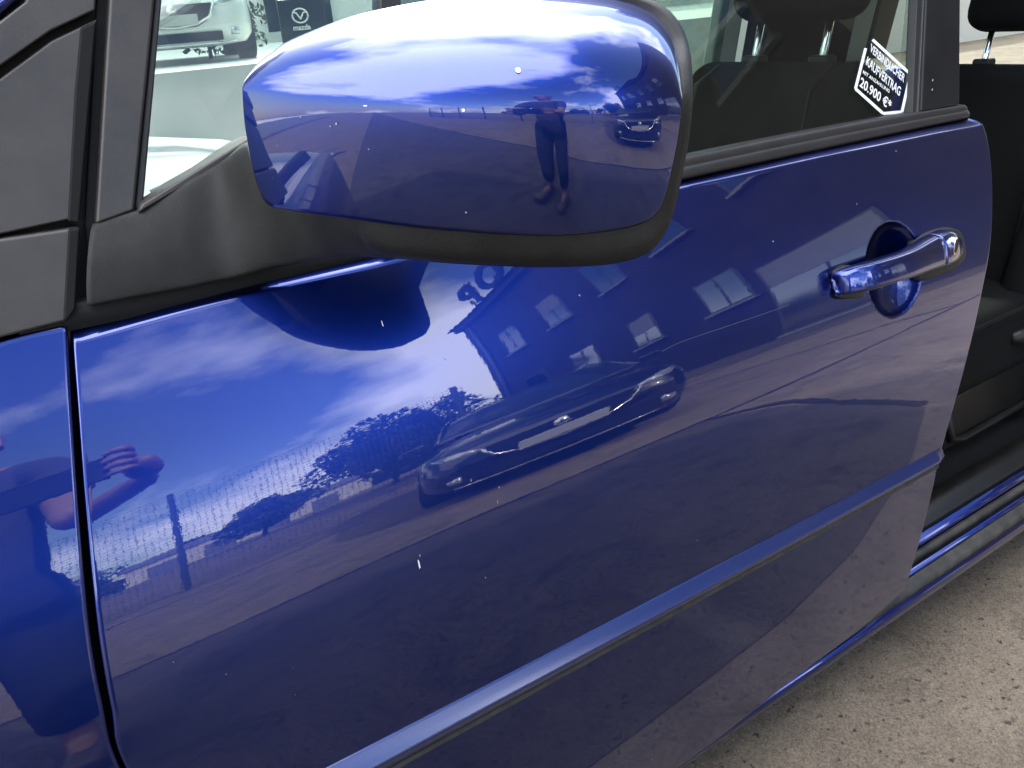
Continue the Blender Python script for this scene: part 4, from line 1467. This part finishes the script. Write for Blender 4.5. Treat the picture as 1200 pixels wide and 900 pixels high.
person = empty('person', (PX, PY, 0), 'person in grey t-shirt and dark trousers holding a phone up, reflected in the mirror cap', 'person')
for k in ('pelvis', 'waist', 'chest', 'hpr', 'hpl', 'knr', 'knl'):
    r_ = J[k][1] if isinstance(J[k][1], tuple) else (J[k][1],) * 2
    J[k] = (J[k][0], tuple(q * .72 for q in r_))
body = child(skin('body', J, Ed, 'pelvis', 'skin'), person)
# clothing shells
JS = {k: (J[k][0], tuple(q * 1.42 + .006 for q in (J[k][1] if isinstance(J[k][1], tuple) else (J[k][1],) * 2))) for k in ('waist', 'chest', 'neckb', 'shr', 'shl')}
JS['hem'] = ((PX, PY, .87), (.185, .145))
for nm in 'rl':
    JS['sh' + nm] = (J['sh' + nm][0], (.080, .080))
JS['neckb'] = ((PX, PY, 1.455), (.100, .085))
for nm in 'rl':
    a, b = np.array(J['sh' + nm][0]), np.array(J['el' + nm][0])
    JS['slv' + nm] = (tuple(a * .35 + b * .65), (.068, .068))
shirt = child(skin('t_shirt', JS, [('hem', 'waist'), ('waist', 'chest'), ('chest', 'neckb'), ('neckb', 'shr'), ('neckb', 'shl'), ('shr', 'slvr'), ('shl', 'slvl')], 'hem', 'shirt'), person)
JT = {'pelvis': ((PX, PY, 1.05), (.160, .122)), 'crotch': ((PX, PY, .88), (.165, .125))}
for s_, nm in ((1, 'r'), (-1, 'l')):
    JT['hp' + nm] = ((PX + s_ * .10, PY, .80), (.100, .11))
    JT['kn' + nm] = ((PX + s_ * .118, PY + .015, .50), .084)
    JT['an' + nm] = ((PX + s_ * .125, PY - .02, .16), .074)
child(skin('trousers', JT, [('pelvis', 'crotch'), ('crotch', 'hpr'), ('crotch', 'hpl'), ('hpr', 'knr'), ('knr', 'anr'), ('hpl', 'knl'), ('knl', 'anl')], 'pelvis', 'trousers'), person)
for s_ in (-1, 1):
    child(rbox('shoe', (PX + s_ * .14, PY + .06, .045), (.047, .14, .043), 'shoe', None, bevel=.03, seg=4), person)
# hair, face
hr = {'a': ((PX, PY + .02, 1.745), (.074, .088)), 'b': ((PX, PY - .01, 1.70), (.082, .082)), 'c': ((PX, PY - .025, 1.62), (.062, .05))}
child(skin('hair', hr, [('a', 'b'), ('b', 'c')], 'a', 'hair'), person)
child(tube('nose', [(PX, PY + .135, 1.665), (PX, PY + .155, 1.63), (PX, PY + .135, 1.62)], [.008, .014, .012], 'skin', None, n=8), person)
for s_ in (-1, 1):
    child(rbox('ear', (PX + s_ * .082, PY + .035, 1.645), (.010, .022, .032), 'skin', None, bevel=.009), person)
    child(rbox('eye', (PX + s_ * .033, PY + .137, 1.672), (.012, .005, .006), 'hair', None, bevel=.004), person)
child(rbox('mouth', (PX, PY + .137, 1.585), (.024, .005, .005), 'shoe', None, bevel=.004), person)
# hands: palm and five fingers wrapping the phone's ends
for s_, nm in ((1, 'r'), (-1, 'l')):
    hx, hy, hz = hand_at[s_]
    child(skin('palm', {'w': ((hx + s_ * .035, hy - .07, hz - .035), .030), 'p': ((hx + s_ * .025, hy - .02, hz - .012), (.036, .026)), 'k': ((hx + s_ * .014, hy + .012, hz + .005), (.034, .018))}, [('w', 'p'), ('p', 'k')], 'w', 'skin'), person)
    for q, (dz, ln) in enumerate(((.040, .050), (.018, .058), (-.004, .055), (-.025, .044))):
        a = (hx + s_ * .016, hy + .012, hz + dz * .8)
        b = (hx + s_ * .010, hy + .040, hz + dz)
        c = (hx - s_ * .012, hy + .046, hz + dz)
        d = (hx - s_ * (.012 + ln * .35), hy + .041, hz + dz - .003)
        child(skin('finger', {'a': (a, .0095), 'b': (b, .009), 'c': (c, .0085), 'd': (d, .007)}, [('a', 'b'), ('b', 'c'), ('c', 'd')], 'a', 'skin'), person)
    child(skin('thumb', {'a': ((hx + s_ * .022, hy - .03, hz + .012), .013), 'b': ((hx + s_ * .004, hy - .015, hz + .028), .011), 'c': ((hx - s_ * .022, hy - .004, hz + .024), .009)}, [('a', 'b'), ('b', 'c')], 'a', 'skin'), person)
ph = rbox('phone', (-0.090, -0.025, 1.125), (.080, .0042, .036), 'phone_black', None, bevel=.004)
tag(ph, 'black phone held level in both hands, lens towards the door', 'phone')
